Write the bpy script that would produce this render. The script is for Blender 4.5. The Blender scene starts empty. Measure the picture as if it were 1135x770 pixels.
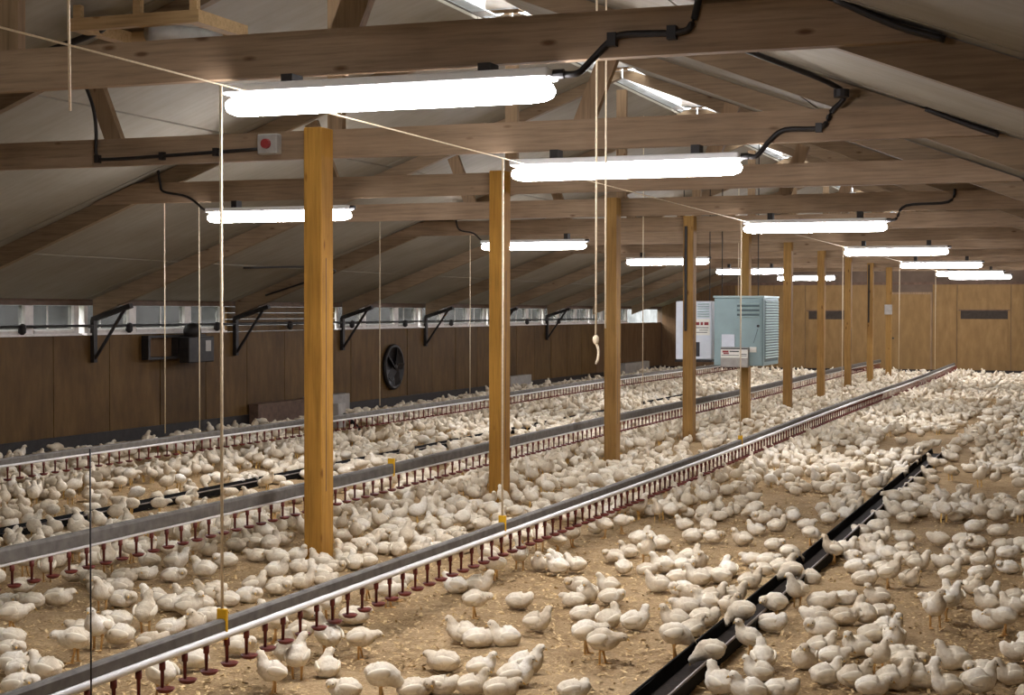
import bpy, bmesh, math, random
import numpy as np
from mathutils import Vector, Matrix

R = math.radians
rng = random.Random(7)
scene = bpy.context.scene
col = scene.collection

# ------------------------------------------------------------------ camera
cd = bpy.data.cameras.new('camera')
cd.sensor_width = 36.0
cd.lens = 1764.9 / 1135 * 36.0
cd.clip_start = 0.05
cd.clip_end = 300
cam = bpy.data.objects.new('camera', cd)
col.objects.link(cam)
cam.matrix_world = (Matrix.Translation((0, 0, 1.8123)) @ Matrix.Rotation(0.3527, 4, 'Z')
                    @ Matrix.Rotation(math.pi / 2 - 0.0225, 4, 'X') @ Matrix.Rotation(0.0016, 4, 'Z'))
scene.camera = cam

# ------------------------------------------------------------------ world, exposure
world = bpy.data.worlds.new('daylight')
scene.world = world
world.use_nodes = True
bg = world.node_tree.nodes['Background']
bg.inputs[0].default_value = (0.95, 0.98, 1.0, 1)
bg.inputs[1].default_value = 3.2
TUBE = 29.0            # emission of the fluorescent diffusers
TUBE_COLOR = (0.975, 0.95, 1.0)
scene.view_settings.view_transform = 'Standard'
scene.view_settings.look = 'None'
scene.view_settings.exposure = 1.97
scene.view_settings.gamma = 1.0
scene.view_settings.use_curve_mapping = False

# ------------------------------------------------------------------ dimensions (metres)
RIDGE_X = -5.3
WALL_L, WALL_R = -12.7, 2.1
Y_FRONT, Y_BACK = -2.6, 47.9
BAY = 3.7533
def truss_y(k): return 10.4374 + k * BAY
def ceil_z(x): return 4.70 - 0.37 * abs(x - RIDGE_X)


# ------------------------------------------------------------------ materials
def new_mat(name):
    m = bpy.data.materials.new(name)
    m.use_nodes = True
    nt = m.node_tree
    bs = nt.nodes['Principled BSDF']
    bs.inputs['Specular IOR Level'].default_value = 0.15
    return m, nt, bs

def ramp(nt, fac, stops):
    r = nt.nodes.new('ShaderNodeValToRGB')
    cr = r.color_ramp
    while len(cr.elements) < len(stops):
        cr.elements.new(0.5)
    for e, (p, c) in zip(cr.elements, stops):
        e.position = p
        e.color = (*c, 1)
    nt.links.new(fac, r.inputs[0])
    return r.outputs[0]

def noise(nt, scale, vec=None, detail=4, rough=0.55):
    n = nt.nodes.new('ShaderNodeTexNoise')
    n.inputs['Scale'].default_value = scale
    n.inputs['Detail'].default_value = detail
    n.inputs['Roughness'].default_value = rough
    if vec is not None:
        nt.links.new(vec, n.inputs['Vector'])
    return n.outputs['Fac']

def coords(nt, kind='Object', scale=(1, 1, 1)):
    t = nt.nodes.new('ShaderNodeTexCoord')
    mp = nt.nodes.new('ShaderNodeMapping')
    mp.inputs['Scale'].default_value = scale
    nt.links.new(t.outputs[kind], mp.inputs['Vector'])
    return mp.outputs[0]

def position(nt, scale=(1, 1, 1)):
    t = nt.nodes.new('ShaderNodeNewGeometry')
    mp = nt.nodes.new('ShaderNodeMapping')
    mp.inputs['Scale'].default_value = scale
    nt.links.new(t.outputs['Position'], mp.inputs['Vector'])
    return mp.outputs[0]

def bump(nt, bs, h, strength=0.3, dist=0.01):
    b = nt.nodes.new('ShaderNodeBump')
    b.inputs['Strength'].default_value = strength
    b.inputs['Distance'].default_value = dist
    nt.links.new(h, b.inputs['Height'])
    nt.links.new(b.outputs[0], bs.inputs['Normal'])

def mul(nt, a, b, fac=1.0):
    m = nt.nodes.new('ShaderNodeMix')
    m.data_type = 'RGBA'
    m.blend_type = 'MULTIPLY'
    m.inputs[0].default_value = fac
    nt.links.new(a, m.inputs[6])
    nt.links.new(b, m.inputs[7])
    return m.outputs[2]

def sc(c, k): return tuple(min(1, v * k) for v in c)

def plain(name, c, rough=0.6, metal=0.0, vary=0.18, scale=9.0):
    m, nt, bs = new_mat(name)
    n = noise(nt, scale, position(nt))
    nt.links.new(ramp(nt, n, [(0.3, sc(c, 1 - vary)), (0.7, sc(c, 1 + vary))]), bs.inputs['Base Color'])
    bs.inputs['Roughness'].default_value = rough
    bs.inputs['Metallic'].default_value = metal
    bs.inputs['Specular IOR Level'].default_value = 0.35 if rough < 0.6 else 0.15
    return m

def timber(name, c, axis, knots=True, rough=0.7, dark=0.62):
    m, nt, bs = new_mat(name)
    s = [14, 14, 14]
    s['xyz'.index(axis)] = 0.7
    g = noise(nt, 3.0, position(nt, s), 6, 0.65)
    base = ramp(nt, g, [(0.25, sc(c, dark)), (0.5, c), (0.75, sc(c, 1.22))])
    big = ramp(nt, noise(nt, 1.3, position(nt), 3), [(0.3, (0.72, 0.68, 0.64)), (0.65, (1, 1, 1))])
    out = mul(nt, base, big)
    if knots:
        v = nt.nodes.new('ShaderNodeTexVoronoi')
        v.inputs['Scale'].default_value = 1.0
        k = [7.5, 7.5, 7.5]
        k['xyz'.index(axis)] = 2.6
        nt.links.new(position(nt, k), v.inputs['Vector'])
        kn = ramp(nt, v.outputs['Distance'], [(0.05, (0.30, 0.18, 0.10)), (0.13, (1, 1, 1))])
        out = mul(nt, out, kn, 0.8)
    nt.links.new(out, bs.inputs['Base Color'])
    bs.inputs['Roughness'].default_value = rough
    bump(nt, bs, g, 0.25, 0.004)
    return m

M = {}
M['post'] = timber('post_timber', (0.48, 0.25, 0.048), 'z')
M['far_post'] = timber('far_post_timber', (0.34, 0.195, 0.062), 'z')  # browner, darker timber for the posts from the third on
M['beam_x'] = timber('tie_timber', (0.32, 0.225, 0.145), 'x')
M['rafter'] = timber('rafter_timber', (0.26, 0.185, 0.115), 'x')
M['strut'] = timber('strut_timber', (0.29, 0.195, 0.115), 'z')
M['frame_wood'] = timber('hatch_timber', (0.42, 0.28, 0.14), 'x')
M['ply'] = None
m, nt, bs = new_mat('plywood')
g = noise(nt, 2.2, position(nt, (3, 3, 0.9)), 6, 0.6)
b1 = ramp(nt, g, [(0.25, (0.095, 0.053, 0.018)), (0.55, (0.14, 0.081, 0.027)), (0.8, (0.18, 0.107, 0.038))])
oi = nt.nodes.new('ShaderNodeObjectInfo')
rv = ramp(nt, oi.outputs['Random'], [(0, (0.82, 0.80, 0.78)), (1, (1.08, 1.05, 1.0))])
stain = ramp(nt, noise(nt, 0.8, position(nt), 4), [(0.35, (0.70, 0.66, 0.62)), (0.6, (1, 1, 1))])
nt.links.new(mul(nt, mul(nt, b1, rv), stain), bs.inputs['Base Color'])
bs.inputs['Roughness'].default_value = 0.6
M['ply'] = m

m, nt, bs = new_mat('back_wall_plywood')
g = noise(nt, 2.2, position(nt, (3, 3, 0.9)), 6, 0.6)
nt.links.new(ramp(nt, g, [(0.25, (0.19, 0.112, 0.042)), (0.55, (0.25, 0.152, 0.060)), (0.8, (0.30, 0.19, 0.08))]), bs.inputs['Base Color'])
bs.inputs['Roughness'].default_value = 0.65
M['back_ply'] = m

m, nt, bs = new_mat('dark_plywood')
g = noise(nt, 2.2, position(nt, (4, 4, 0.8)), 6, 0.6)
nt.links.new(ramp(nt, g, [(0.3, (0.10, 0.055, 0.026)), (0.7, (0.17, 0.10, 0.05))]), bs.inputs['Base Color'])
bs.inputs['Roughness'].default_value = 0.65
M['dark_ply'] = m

m, nt, bs = new_mat('ceiling_board')
g = noise(nt, 1.1, position(nt), 5, 0.6)
c1 = ramp(nt, g, [(0.3, (0.245, 0.218, 0.172)), (0.65, (0.31, 0.282, 0.23))])
streak = ramp(nt, noise(nt, 2.0, position(nt, (0.5, 6, 0.5)), 4), [(0.35, (0.92, 0.91, 0.89)), (0.6, (1, 1, 1))])
nt.links.new(mul(nt, c1, streak), bs.inputs['Base Color'])
bs.inputs['Roughness'].default_value = 0.75
M['ceiling'] = m

m, nt, bs = new_mat('wood_shaving_litter')
p = position(nt)
fine = noise(nt, 60, p, 6, 0.7)
mid = noise(nt, 9, p, 5, 0.6)
big = noise(nt, 0.9, p, 4, 0.55)
c1 = ramp(nt, fine, [(0.30, (0.26, 0.172, 0.085)), (0.5, (0.46, 0.325, 0.175)), (0.72, (0.69, 0.52, 0.30))])
c2 = ramp(nt, mid, [(0.3, (0.72, 0.68, 0.62)), (0.62, (1.0, 1.0, 1.0))])
c3 = ramp(nt, big, [(0.36, (0.74, 0.70, 0.64)), (0.60, (1.0, 1.0, 1.0))])
nt.links.new(mul(nt, mul(nt, c1, c2), c3), bs.inputs['Base Color'])
bs.inputs['Roughness'].default_value = 0.95
bump(nt, bs, fine, 0.9, 0.012)
M['litter'] = m

m, nt, bs = new_mat('shaving_flake')
g = noise(nt, 40, position(nt), 3)
nt.links.new(ramp(nt, g, [(0.3, (0.30, 0.19, 0.08)), (0.5, (0.58, 0.41, 0.20)), (0.72, (0.84, 0.66, 0.38))]), bs.inputs['Base Color'])
bs.inputs['Roughness'].default_value = 0.9
M['flake'] = m

m, nt, bs = new_mat('white_feathers')
p = position(nt)
per = ramp(nt, noise(nt, 4.5, p, 2), [(0.3, (0.60, 0.50, 0.36)), (0.5, (0.84, 0.75, 0.59)), (0.7, (0.95, 0.90, 0.79))])
fl = noise(nt, 55, p, 5, 0.7)
ff = ramp(nt, fl, [(0.3, (0.80, 0.76, 0.70)), (0.6, (1, 1, 1))])
nt.links.new(mul(nt, per, ff), bs.inputs['Base Color'])
bs.inputs['Roughness'].default_value = 0.95
bump(nt, bs, fl, 0.7, 0.008)
M['feather'] = m
M['wing'] = plain('wing_feathers', (0.86, 0.78, 0.62), 0.9, 0, 0.12, 25)
M['beak'] = plain('beak_horn', (0.66, 0.42, 0.13), 0.5)
M['shank'] = plain('yellow_shank', (0.62, 0.38, 0.15), 0.6)
M['eye'] = plain('eye_black', (0.012, 0.01, 0.01), 0.25)
M['galv'] = plain('galvanised_profile', (0.15, 0.137, 0.12), 0.65, 0.1, 0.25, 14)
M['pvc'] = plain('white_pipe', (0.88, 0.87, 0.85), 0.35, 0, 0.05)
M['red'] = plain('red_plastic', (0.15, 0.028, 0.018), 0.5, 0, 0.3)
M['yellow'] = plain('yellow_plastic', (0.85, 0.48, 0.02), 0.5, 0, 0.1)
M['black'] = plain('black_plastic', (0.014, 0.011, 0.010), 0.5, 0, 0.35)
M['steel_dark'] = plain('dark_painted_steel', (0.022, 0.018, 0.016), 0.55, 0.2, 0.3)
M['trough'] = plain('black_trough', (0.006, 0.005, 0.0045), 0.85, 0, 0.5, 20)
M['rim'] = plain('lit_trough_rim', (0.17, 0.13, 0.10), 0.45, 0.2, 0.4, 20)  # metal edge; light from above put into the right rim's colour
M['feed'] = plain('feed_meal', (0.018, 0.012, 0.008), 0.95, 0, 0.5, 60)
M['cord'] = plain('pale_cord', (0.72, 0.60, 0.42), 0.85, 0, 0.12, 60)
M['white'] = plain('white_enamel', (0.82, 0.82, 0.82), 0.4, 0, 0.05)
M['white_frame'] = plain('white_window_paint', (0.78, 0.74, 0.70), 0.5, 0, 0.12)
M['brown_trim'] = plain('brown_trim_paint', (0.13, 0.08, 0.055), 0.6, 0, 0.25)
M['teal'] = plain('grey_green_enamel', (0.27, 0.37, 0.38), 0.4, 0.1, 0.08, 4)
M['teal_dark'] = plain('louvre_shadow_paint', (0.10, 0.14, 0.15), 0.5, 0.1, 0.15)
M['teal_light'] = plain('louvre_paint', (0.42, 0.54, 0.54), 0.35, 0.1, 0.08)
M['pale_blue'] = plain('pale_blue_enamel', (0.66, 0.70, 0.76), 0.4, 0, 0.05)
M['grey_panel'] = plain('grey_sheet', (0.36, 0.34, 0.31), 0.5, 0.2, 0.15)
M['sign_white'] = plain('sign_white', (0.80, 0.79, 0.72), 0.5, 0, 0.04)
M['sign_red'] = plain('sign_red', (0.25, 0.03, 0.03), 0.5, 0, 0.1)
M['sign_black'] = plain('sign_black', (0.02, 0.02, 0.025), 0.5, 0, 0.1)
M['gable'] = plain('dark_gable_board', (0.13, 0.092, 0.066), 0.75, 0, 0.2, 2)  # darker board above the plywood sheets of the back wall
M['backing'] = plain('dark_backing', (0.05, 0.04, 0.032), 0.9, 0, 0.2)
M['outside_wall'] = plain('neighbour_cladding', (0.07, 0.07, 0.068), 0.8, 0, 0.5, 1.5)
M['grass'] = plain('rough_ground', (0.08, 0.10, 0.05), 0.95, 0, 0.3, 2)

m = bpy.data.materials.new('fluorescent_diffuser')
m.use_nodes = True
nt = m.node_tree
nt.nodes.remove(nt.nodes['Principled BSDF'])
em = nt.nodes.new('ShaderNodeEmission')
em.inputs[0].default_value = (*TUBE_COLOR, 1)
em.inputs[1].default_value = TUBE
nt.links.new(em.outputs[0], nt.nodes['Material Output'].inputs[0])
M['tube'] = m

def glazing(name, tint, clear):
    m = bpy.data.materials.new(name)
    m.use_nodes = True
    nt = m.node_tree
    bs = nt.nodes['Principled BSDF']
    bs.inputs['Roughness'].default_value = 0.35
    n = noise(nt, 5, position(nt, (1, 1, 0.35)), 5, 0.65)
    nt.links.new(ramp(nt, n, [(0.3, sc(tint, 0.6)), (0.7, tint)]), bs.inputs['Base Color'])
    tr = nt.nodes.new('ShaderNodeBsdfTransparent')
    tr.inputs[0].default_value = (0.75, 0.75, 0.73, 1)
    mx = nt.nodes.new('ShaderNodeMixShader')
    mx.inputs[0].default_value = clear
    nt.links.new(bs.outputs[0], mx.inputs[1])
    nt.links.new(tr.outputs[0], mx.inputs[2])
    nt.links.new(mx.outputs[0], nt.nodes['Material Output'].inputs[0])
    return m
M['pane'] = glazing('dusty_pane', (0.12, 0.12, 0.115), 0.5)
M['skylight'] = glazing('ridge_sheet', (0.75, 0.8, 0.85), 0.6)


# ------------------------------------------------------------------ mesh helpers
class MB:
    def __init__(self):
        self.v, self.f = [], []

    def add(self, vs, fs):
        n = len(self.v)
        self.v += [tuple(p) for p in vs]
        self.f += [tuple(i + n for i in q) for q in fs]
        return self

    def box(self, x0, x1, y0, y1, z0, z1):
        return self.add([(x0, y0, z0), (x1, y0, z0), (x1, y1, z0), (x0, y1, z0),
                         (x0, y0, z1), (x1, y0, z1), (x1, y1, z1), (x0, y1, z1)],
                        [(3, 2, 1, 0), (4, 5, 6, 7), (0, 1, 5, 4), (1, 2, 6, 5), (2, 3, 7, 6), (3, 0, 4, 7)])

    def bar(self, p, q, w, h, up=(0, 0, 1)):
        """square-ended bar from p to q, w across and h along 'up'"""
        p, q = Vector(p), Vector(q)
        t = (q - p).normalized()
        s = t.cross(Vector(up)).normalized()
        u = s.cross(t)
        vs = []
        for c in (p, q):
            vs += [c - s * w / 2 - u * h / 2, c + s * w / 2 - u * h / 2, c + s * w / 2 + u * h / 2, c - s * w / 2 + u * h / 2]
        return self.add(vs, [(3, 2, 1, 0), (4, 5, 6, 7), (0, 1, 5, 4), (1, 2, 6, 5), (2, 3, 7, 6), (3, 0, 4, 7)])

    def tube(self, pts, r, n=8, cap=True):
        pts = [Vector(p) for p in pts]
        rs = r if isinstance(r, (list, tuple)) else [r] * len(pts)
        rings = []
        for i, p in enumerate(pts):
            t = (pts[min(i + 1, len(pts) - 1)] - pts[max(i - 1, 0)]).normalized()
            a = Vector((0, 0, 1)) if abs(t.z) < 0.9 else Vector((1, 0, 0))
            s = t.cross(a).normalized()
            u = s.cross(t)
            rings.append([p + (s * math.cos(2 * math.pi * k / n) + u * math.sin(2 * math.pi * k / n)) * rs[i] for k in range(n)])
        vs = [v for rg in rings for v in rg]
        fs = []
        for i in range(len(pts) - 1):
            for k in range(n):
                fs.append((i * n + k, i * n + (k + 1) % n, (i + 1) * n + (k + 1) % n, (i + 1) * n + k))
        if cap:
            fs.append(tuple(range(n))[::-1])
            fs.append(tuple((len(pts) - 1) * n + k for k in range(n)))
        return self.add(vs, fs)

    def lathe(self, c, prof, n=14, axis='z'):
        """prof: list of (radius, height) turned about an axis through c"""
        vs, fs = [], []
        for r, h in prof:
            for k in range(n):
                a = 2 * math.pi * k / n
                o = (r * math.cos(a), r * math.sin(a), h)
                if axis == 'x': o = (h, o[0], o[1])
                if axis == 'y': o = (o[0], h, o[1])
                vs.append((c[0] + o[0], c[1] + o[1], c[2] + o[2]))
        for i in range(len(prof) - 1):
            for k in range(n):
                fs.append((i * n + k, i * n + (k + 1) % n, (i + 1) * n + (k + 1) % n, (i + 1) * n + k))
        fs.append(tuple(range(n))[::-1])
        fs.append(tuple((len(prof) - 1) * n + k for k in range(n)))
        return self.add(vs, fs)

    def mesh(self, name, mat, smooth=False, off=(0, 0, 0), bevel=0):
        me = bpy.data.meshes.new(name)
        me.from_pydata([(x - off[0], y - off[1], z - off[2]) for x, y, z in self.v], [], self.f)
        bm = bmesh.new()
        bm.from_mesh(me)
        bmesh.ops.recalc_face_normals(bm, faces=bm.faces)
        if bevel:
            bmesh.ops.bevel(bm, geom=list(bm.edges), offset=bevel, segments=1, affect='EDGES')
        bm.to_mesh(me)
        bm.free()
        if smooth:
            me.polygons.foreach_set('use_smooth', [True] * len(me.polygons))
        me.materials.append(mat)
        return me

    def build(self, name, mat, parent=None, smooth=False, loc=None, bevel=0):
        """world-space shape -> one object; its origin is 'loc' (or the parent's)"""
        root = Vector((0, 0, 0))
        q = parent
        while q is not None:
            root += q.location
            q = q.parent
        off = root + (Vector(loc) - root if loc is not None else Vector((0, 0, 0)))
        o = bpy.data.objects.new(name, self.mesh(name, mat, smooth, off, bevel))
        o.location = off - root
        o.parent = parent
        col.objects.link(o)
        return o

def tag(o, label=None, cat=None, group=None, kind=None):
    if label: o['label'] = label
    if cat: o['category'] = cat
    if group: o['group'] = group
    if kind: o['kind'] = kind
    return o

def thing(name, loc, label, cat, group=None):
    o = bpy.data.objects.new(name, None)
    o.empty_display_size = 0.1
    o.location = loc
    col.objects.link(o)
    return tag(o, label, cat, group)

def struct(o): return tag(o, kind='structure')

def put(mesh, name, loc, parent=None, rotz=0, scale=1):
    o = bpy.data.objects.new(name, mesh)
    o.location = loc
    if rotz: o.rotation_euler = (0, 0, rotz)
    if scale != 1: o.scale = (scale,) * 3
    o.parent = parent
    col.objects.link(o)
    return o

def kids(o): return [c for c in bpy.data.objects if c.parent == o]
ORD = ['nearest', 'second', 'third', 'fourth', 'fifth', 'sixth', 'seventh', 'eighth', 'ninth', 'tenth', 'eleventh', 'twelfth']

# ================================================================== SHELL
# litter floor: slightly uneven, finer where it is near
def litter_floor():
    xs = np.concatenate([np.linspace(WALL_L - 0.1, WALL_R + 0.1, 150)])
    ys = np.concatenate([np.linspace(Y_FRONT - 0.1, 4, 20)[:-1], np.linspace(4, 16, 150)[:-1], np.linspace(16, Y_BACK + 0.1, 120)])
    X, Y = np.meshgrid(xs, ys)
    r = np.random.RandomState(3)
    Z = np.zeros_like(X)
    for i in range(60):
        a = r.uniform(0, 6.28)
        k = r.uniform(1.5, 22)
        Z += 0.0055 / (1 + k * 0.22) * np.sin(k * (X * math.cos(a) + Y * math.sin(a)) + r.uniform(0, 6.28))
    Z -= 0.004
    nx, ny = len(xs), len(ys)
    v = np.stack([X, Y, Z], -1).reshape(-1, 3)
    i = np.arange(nx * ny).reshape(ny, nx)
    f = np.stack([i[:-1, :-1], i[:-1, 1:], i[1:, 1:], i[1:, :-1]], -1).reshape(-1, 4)
    me = bpy.data.meshes.new('floor')
    me.from_pydata(v.tolist(), [], f.tolist())
    me.polygons.foreach_set('use_smooth', [True] * len(me.polygons))
    me.materials.append(M['litter'])
    o = bpy.data.objects.new('floor', me)
    col.objects.link(o)
    return struct(o)
floor = litter_floor()

def flakes():
    r = np.random.RandomState(11)
    n = 42000
    d = 5.2 + 11.5 * r.rand(n) ** 1.5
    a = 0.3527 + (r.rand(n) - 0.5) * 0.74
    cx, cy = -d * np.sin(a), d * np.cos(a)
    th = r.rand(n) * 6.28
    l = r.uniform(0.006, 0.017, n)
    w = l * r.uniform(0.25, 0.6, n)
    t = r.normal(0, 0.28, n)
    t2 = r.normal(0, 0.22, n)
    z = r.uniform(0.003, 0.012, n)
    ux, uy = np.cos(th) * l, np.sin(th) * l
    vx, vy = -np.sin(th) * w, np.cos(th) * w
    P = np.stack([np.stack([cx + s * ux + q * vx, cy + s * uy + q * vy, z + s * l * t + q * w * t2], -1)
                  for s, q in ((-1, -1), (1, -1), (1, 1), (-1, 1))], 1).reshape(-1, 3)
    F = np.arange(n * 4).reshape(n, 4)
    me = bpy.data.meshes.new('wood_shavings')
    me.vertices.add(n * 4)
    me.vertices.foreach_set('co', P.ravel())
    me.loops.add(n * 4)
    me.loops.foreach_set('vertex_index', F.ravel())
    me.polygons.add(n)
    me.polygons.foreach_set('loop_start', np.arange(0, n * 4, 4))
    me.update(calc_edges=True)
    me.materials.append(M['flake'])
    o = bpy.data.objects.new('wood_shavings', me)
    col.objects.link(o)
    tag(o, 'pale wood shavings strewn over the tan litter floor in front', 'shavings', kind='stuff')
flakes()

# left wall: backing, plywood panels, kick board
wl = struct(MB().box(WALL_L - 0.14, WALL_L - 0.035, Y_FRONT, Y_BACK + 0.1, -0.05, 1.49).build('wall_left', M['backing']))
ply_mesh = None
y = 2.29
while y < Y_BACK - 0.3:
    y1 = min(y + 1.251, Y_BACK)
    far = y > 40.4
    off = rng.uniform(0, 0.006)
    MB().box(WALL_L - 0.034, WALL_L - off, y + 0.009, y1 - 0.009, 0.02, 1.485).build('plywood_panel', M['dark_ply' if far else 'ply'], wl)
    y = y1
MB().box(WALL_L - 0.034, WALL_L - 0.004, Y_FRONT, 2.27, 0.02, 1.485).build('plywood_panel', M['ply'], wl)
struct(MB().box(WALL_L + 0.001, WALL_L + 0.022, Y_FRONT + 0.05, Y_BACK - 0.05, 0.0, 0.17).build('baseboard_left', M['steel_dark']))
# head of the wall above the windows
hd = struct(MB().box(WALL_L - 0.14, WALL_L - 0.01, Y_FRONT, Y_BACK + 0.1, 1.93, 2.06).build('trim_1', M['brown_trim']))
struct(MB().box(WALL_L - 0.008, WALL_L + 0.012, Y_FRONT + 0.05, Y_BACK - 0.05, 1.885, 1.928).build('trim_2', M['brown_trim']))

# window band, one window per bay; the bay behind the nearest post is boarded up
wn = 0
for k in range(-3, 10):
    y0, y1 = truss_y(k) + 0.06, truss_y(k + 1) - 0.06
    if y0 > 41: break
    if k == 3:
        for i in range(4):
            z = 1.495 + i * 0.098
            MB().box(WALL_L - 0.06, WALL_L - 0.02 + 0.006 * (i % 2), y0 - 0.05, y1 + 0.05, z, z + 0.092).build('board', M['ply'], wl)
        continue
    wn += 1
    w = struct(MB().box(WALL_L - 0.13, WALL_L + 0.03, y0, y1, 1.487, 1.515).build('window_%d' % wn, M['white_frame']))
    for yy, ww in ((y0, 0.08), (y0 + 1.05, 0.17), (y0 + 2.5, 0.17), (y1 - 0.10, 0.10)):
        MB().box(WALL_L - 0.12, WALL_L - 0.02, yy, yy + ww, 1.516, 1.884).build('mullion', M['white_frame'], w)
    for ya, yb in ((y0 + 0.08, y0 + 1.05), (y0 + 1.22, y0 + 2.5), (y0 + 2.67, y1 - 0.10)):
        MB().box(WALL_L - 0.075, WALL_L - 0.069, ya + 0.003, yb - 0.003, 1.575, 1.882).build('pane', M['pane'], w)
        MB().bar((WALL_L - 0.035, ya + 0.005, 1.545), (WALL_L - 0.035, yb - 0.005, 1.545), 0.06, 0.05, (0.45, 0, 1)).build('sill_board', M['white_frame'], w)
    for yy in (y0 + 0.4, y0 + 1.9, y0 + 3.0):
        MB().box(WALL_L - 0.068, WALL_L - 0.055, yy, yy + 0.02, 1.576, 1.88).build('glazing_bar', M['white_frame'], w)

# right wall, never in view from here, encloses the shed
wr = struct(MB().box(WALL_R, WALL_R + 0.12, Y_FRONT, Y_BACK + 0.1, -0.05, 2.02).build('wall_right', M['ply']))
# front wall behind the viewer
def gable_wall(name, y0, y1, mat):
    mb = MB()
    pts = [(WALL_L - 0.14, -0.05), (WALL_R + 0.12, -0.05), (WALL_R + 0.12, 2.0), (RIDGE_X, 4.78), (WALL_L - 0.14, 2.0)]
    vs = [(x, y0, z) for x, z in pts] + [(x, y1, z) for x, z in pts]
    n = len(pts)
    fs = [tuple(range(n))[::-1], tuple(range(n, 2 * n))] + [(i, (i + 1) % n, n + (i + 1) % n, n + i) for i in range(n)]
    mb.add(vs, fs)
    return struct(mb.build(name, mat))
gable_wall('wall_front', Y_FRONT - 0.1, Y_FRONT, M['ply'])
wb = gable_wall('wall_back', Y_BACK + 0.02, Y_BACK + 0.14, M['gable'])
# plywood sheets of the back wall, door in the middle, shallow hatches
edges = [-12.68, -11.6, -10.4, -9.2, -8.25, -7.0, -5.80]
for a, b in zip(edges[:-1], edges[1:]):
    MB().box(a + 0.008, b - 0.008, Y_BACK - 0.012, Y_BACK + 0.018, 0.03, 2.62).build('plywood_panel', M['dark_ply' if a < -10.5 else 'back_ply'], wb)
for a, b in ((-4.55, -3.85), (-3.85, -2.35), (-2.35, -1.1), (-1.1, 0.1), (0.1, 1.2), (1.2, 2.05)):
    MB().box(a + 0.008, b - 0.008, Y_BACK - 0.012, Y_BACK + 0.018, 0.03, 2.62).build('plywood_panel', M['back_ply'], wb)
struct(MB().box(WALL_L + 0.02, WALL_R - 0.02, Y_BACK - 0.05, Y_BACK - 0.013, 2.62, 2.70).build('trim_3', M['brown_trim']))
struct(MB().box(WALL_L + 0.03, WALL_R - 0.02, Y_BACK - 0.04, Y_BACK - 0.013, 0.0, 0.14).build('baseboard_back', M['steel_dark']))
dr = struct(MB().box(-5.76, -4.60, Y_BACK - 0.02, Y_BACK + 0.018, 0.03, 2.34).build('door_1', M['back_ply']))
for a, b, z0, z1 in ((-5.80, -5.75, 0.02, 2.40), (-4.60, -4.55, 0.02, 2.40), (-5.75, -4.60, 2.342, 2.40)):
    MB().box(a, b, Y_BACK - 0.035, Y_BACK + 0.016, z0, z1).build('door_frame', M['strut'], dr)
MB().lathe((-5.66, Y_BACK - 0.05, 1.05), [(0.03, -0.03), (0.03, 0.03)], 8, 'y').build('handle', M['steel_dark'], dr)
for lab, a, b, z0, z1 in (('closed plywood hatch low on back wall right of its door', -3.75, -2.44, 1.52, 1.86),
                          ('closed plywood hatch on back wall left of its door', -8.15, -7.10, 1.50, 1.84)):
    t = thing('wall_hatch', ((a + b) / 2, Y_BACK - 0.03, z0), lab, 'hatch')
    MB().box(a, b, Y_BACK - 0.016, Y_BACK - 0.0125, z0 + 0.10, z1).build('recess', M['backing'], t)
    MB().box(a - 0.06, b + 0.06, Y_BACK - 0.045, Y_BACK - 0.013, z1, z1 + 0.03).build('top_rail', M['brown_trim'], t)
    MB().box(a, b, Y_BACK - 0.04, Y_BACK - 0.0125, z0 - 0.95, z0 + 0.10).build('flap', M['back_ply'], t)

# ceiling: dark backing with an open ridge slot, pale boards between the trusses
def slope_quad(mb, s, u0, u1, y0, y1, dz, th):
    """board on one roof slope; s=+1 right, -1 left; u distance from ridge across"""
    vs = []
    for z in (dz, dz + th):
        for u, y in ((u0, y0), (u1, y0), (u1, y1), (u0, y1)):
            vs.append((RIDGE_X + s * u, y, 4.70 - 0.37 * u + z))
    return mb.add(vs, [(3, 2, 1, 0), (4, 5, 6, 7), (0, 1, 5, 4), (1, 2, 6, 5), (2, 3, 7, 6), (3, 0, 4, 7)])
mb = MB()
slope_quad(mb, -1, 0.28, 7.62, Y_FRONT - 0.1, Y_BACK + 0.15, 0.034, 0.09)
slope_quad(mb, 1, 0.28, 7.62, Y_FRONT - 0.1, Y_BACK + 0.15, 0.034, 0.09)
cl = struct(mb.build('ceiling', M['backing']))
rows = [(0.28, 2.955), (2.985, 6.035), (6.065, 7.385)]
for k in range(-4, 10):
    y0, y1 = truss_y(k) + 0.01, truss_y(k + 1) - 0.01
    y0, y1 = max(y0, Y_FRONT + 0.01), min(y1, Y_BACK)
    if y1 - y0 < 0.3: continue
    for s in (-1, 1):
        for a, b in rows:
            slope_quad(MB(), s, a, b, y0, y1, rng.uniform(-0.004, 0.002), 0.03).build('ceiling_board', M['ceiling'], cl)
    mb = MB()
    mb.bar((RIDGE_X, y0 + 0.14, 4.645), (RIDGE_X, y1 - 0.14, 4.645), 0.55, 0.008)
    mb.build('ridge_sheet', M['skylight'], cl)
mb = MB()
for k in range(-3, 10):
    mb.box(RIDGE_X - 0.15, RIDGE_X + 0.15, truss_y(k) - 0.13, truss_y(k) + 0.13, 4.66, 4.79)
mb.build('ridge_block', M['rafter'], cl)
# what stands outside the windows
struct(MB().box(-40, -12.9, -15, 100, -0.35, -0.30).build('ground', M['grass']))
struct(MB().box(-19.3, -19.0, -10, 95, -0.3, 4.2).build('wall_outside', M['outside_wall']))

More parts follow.
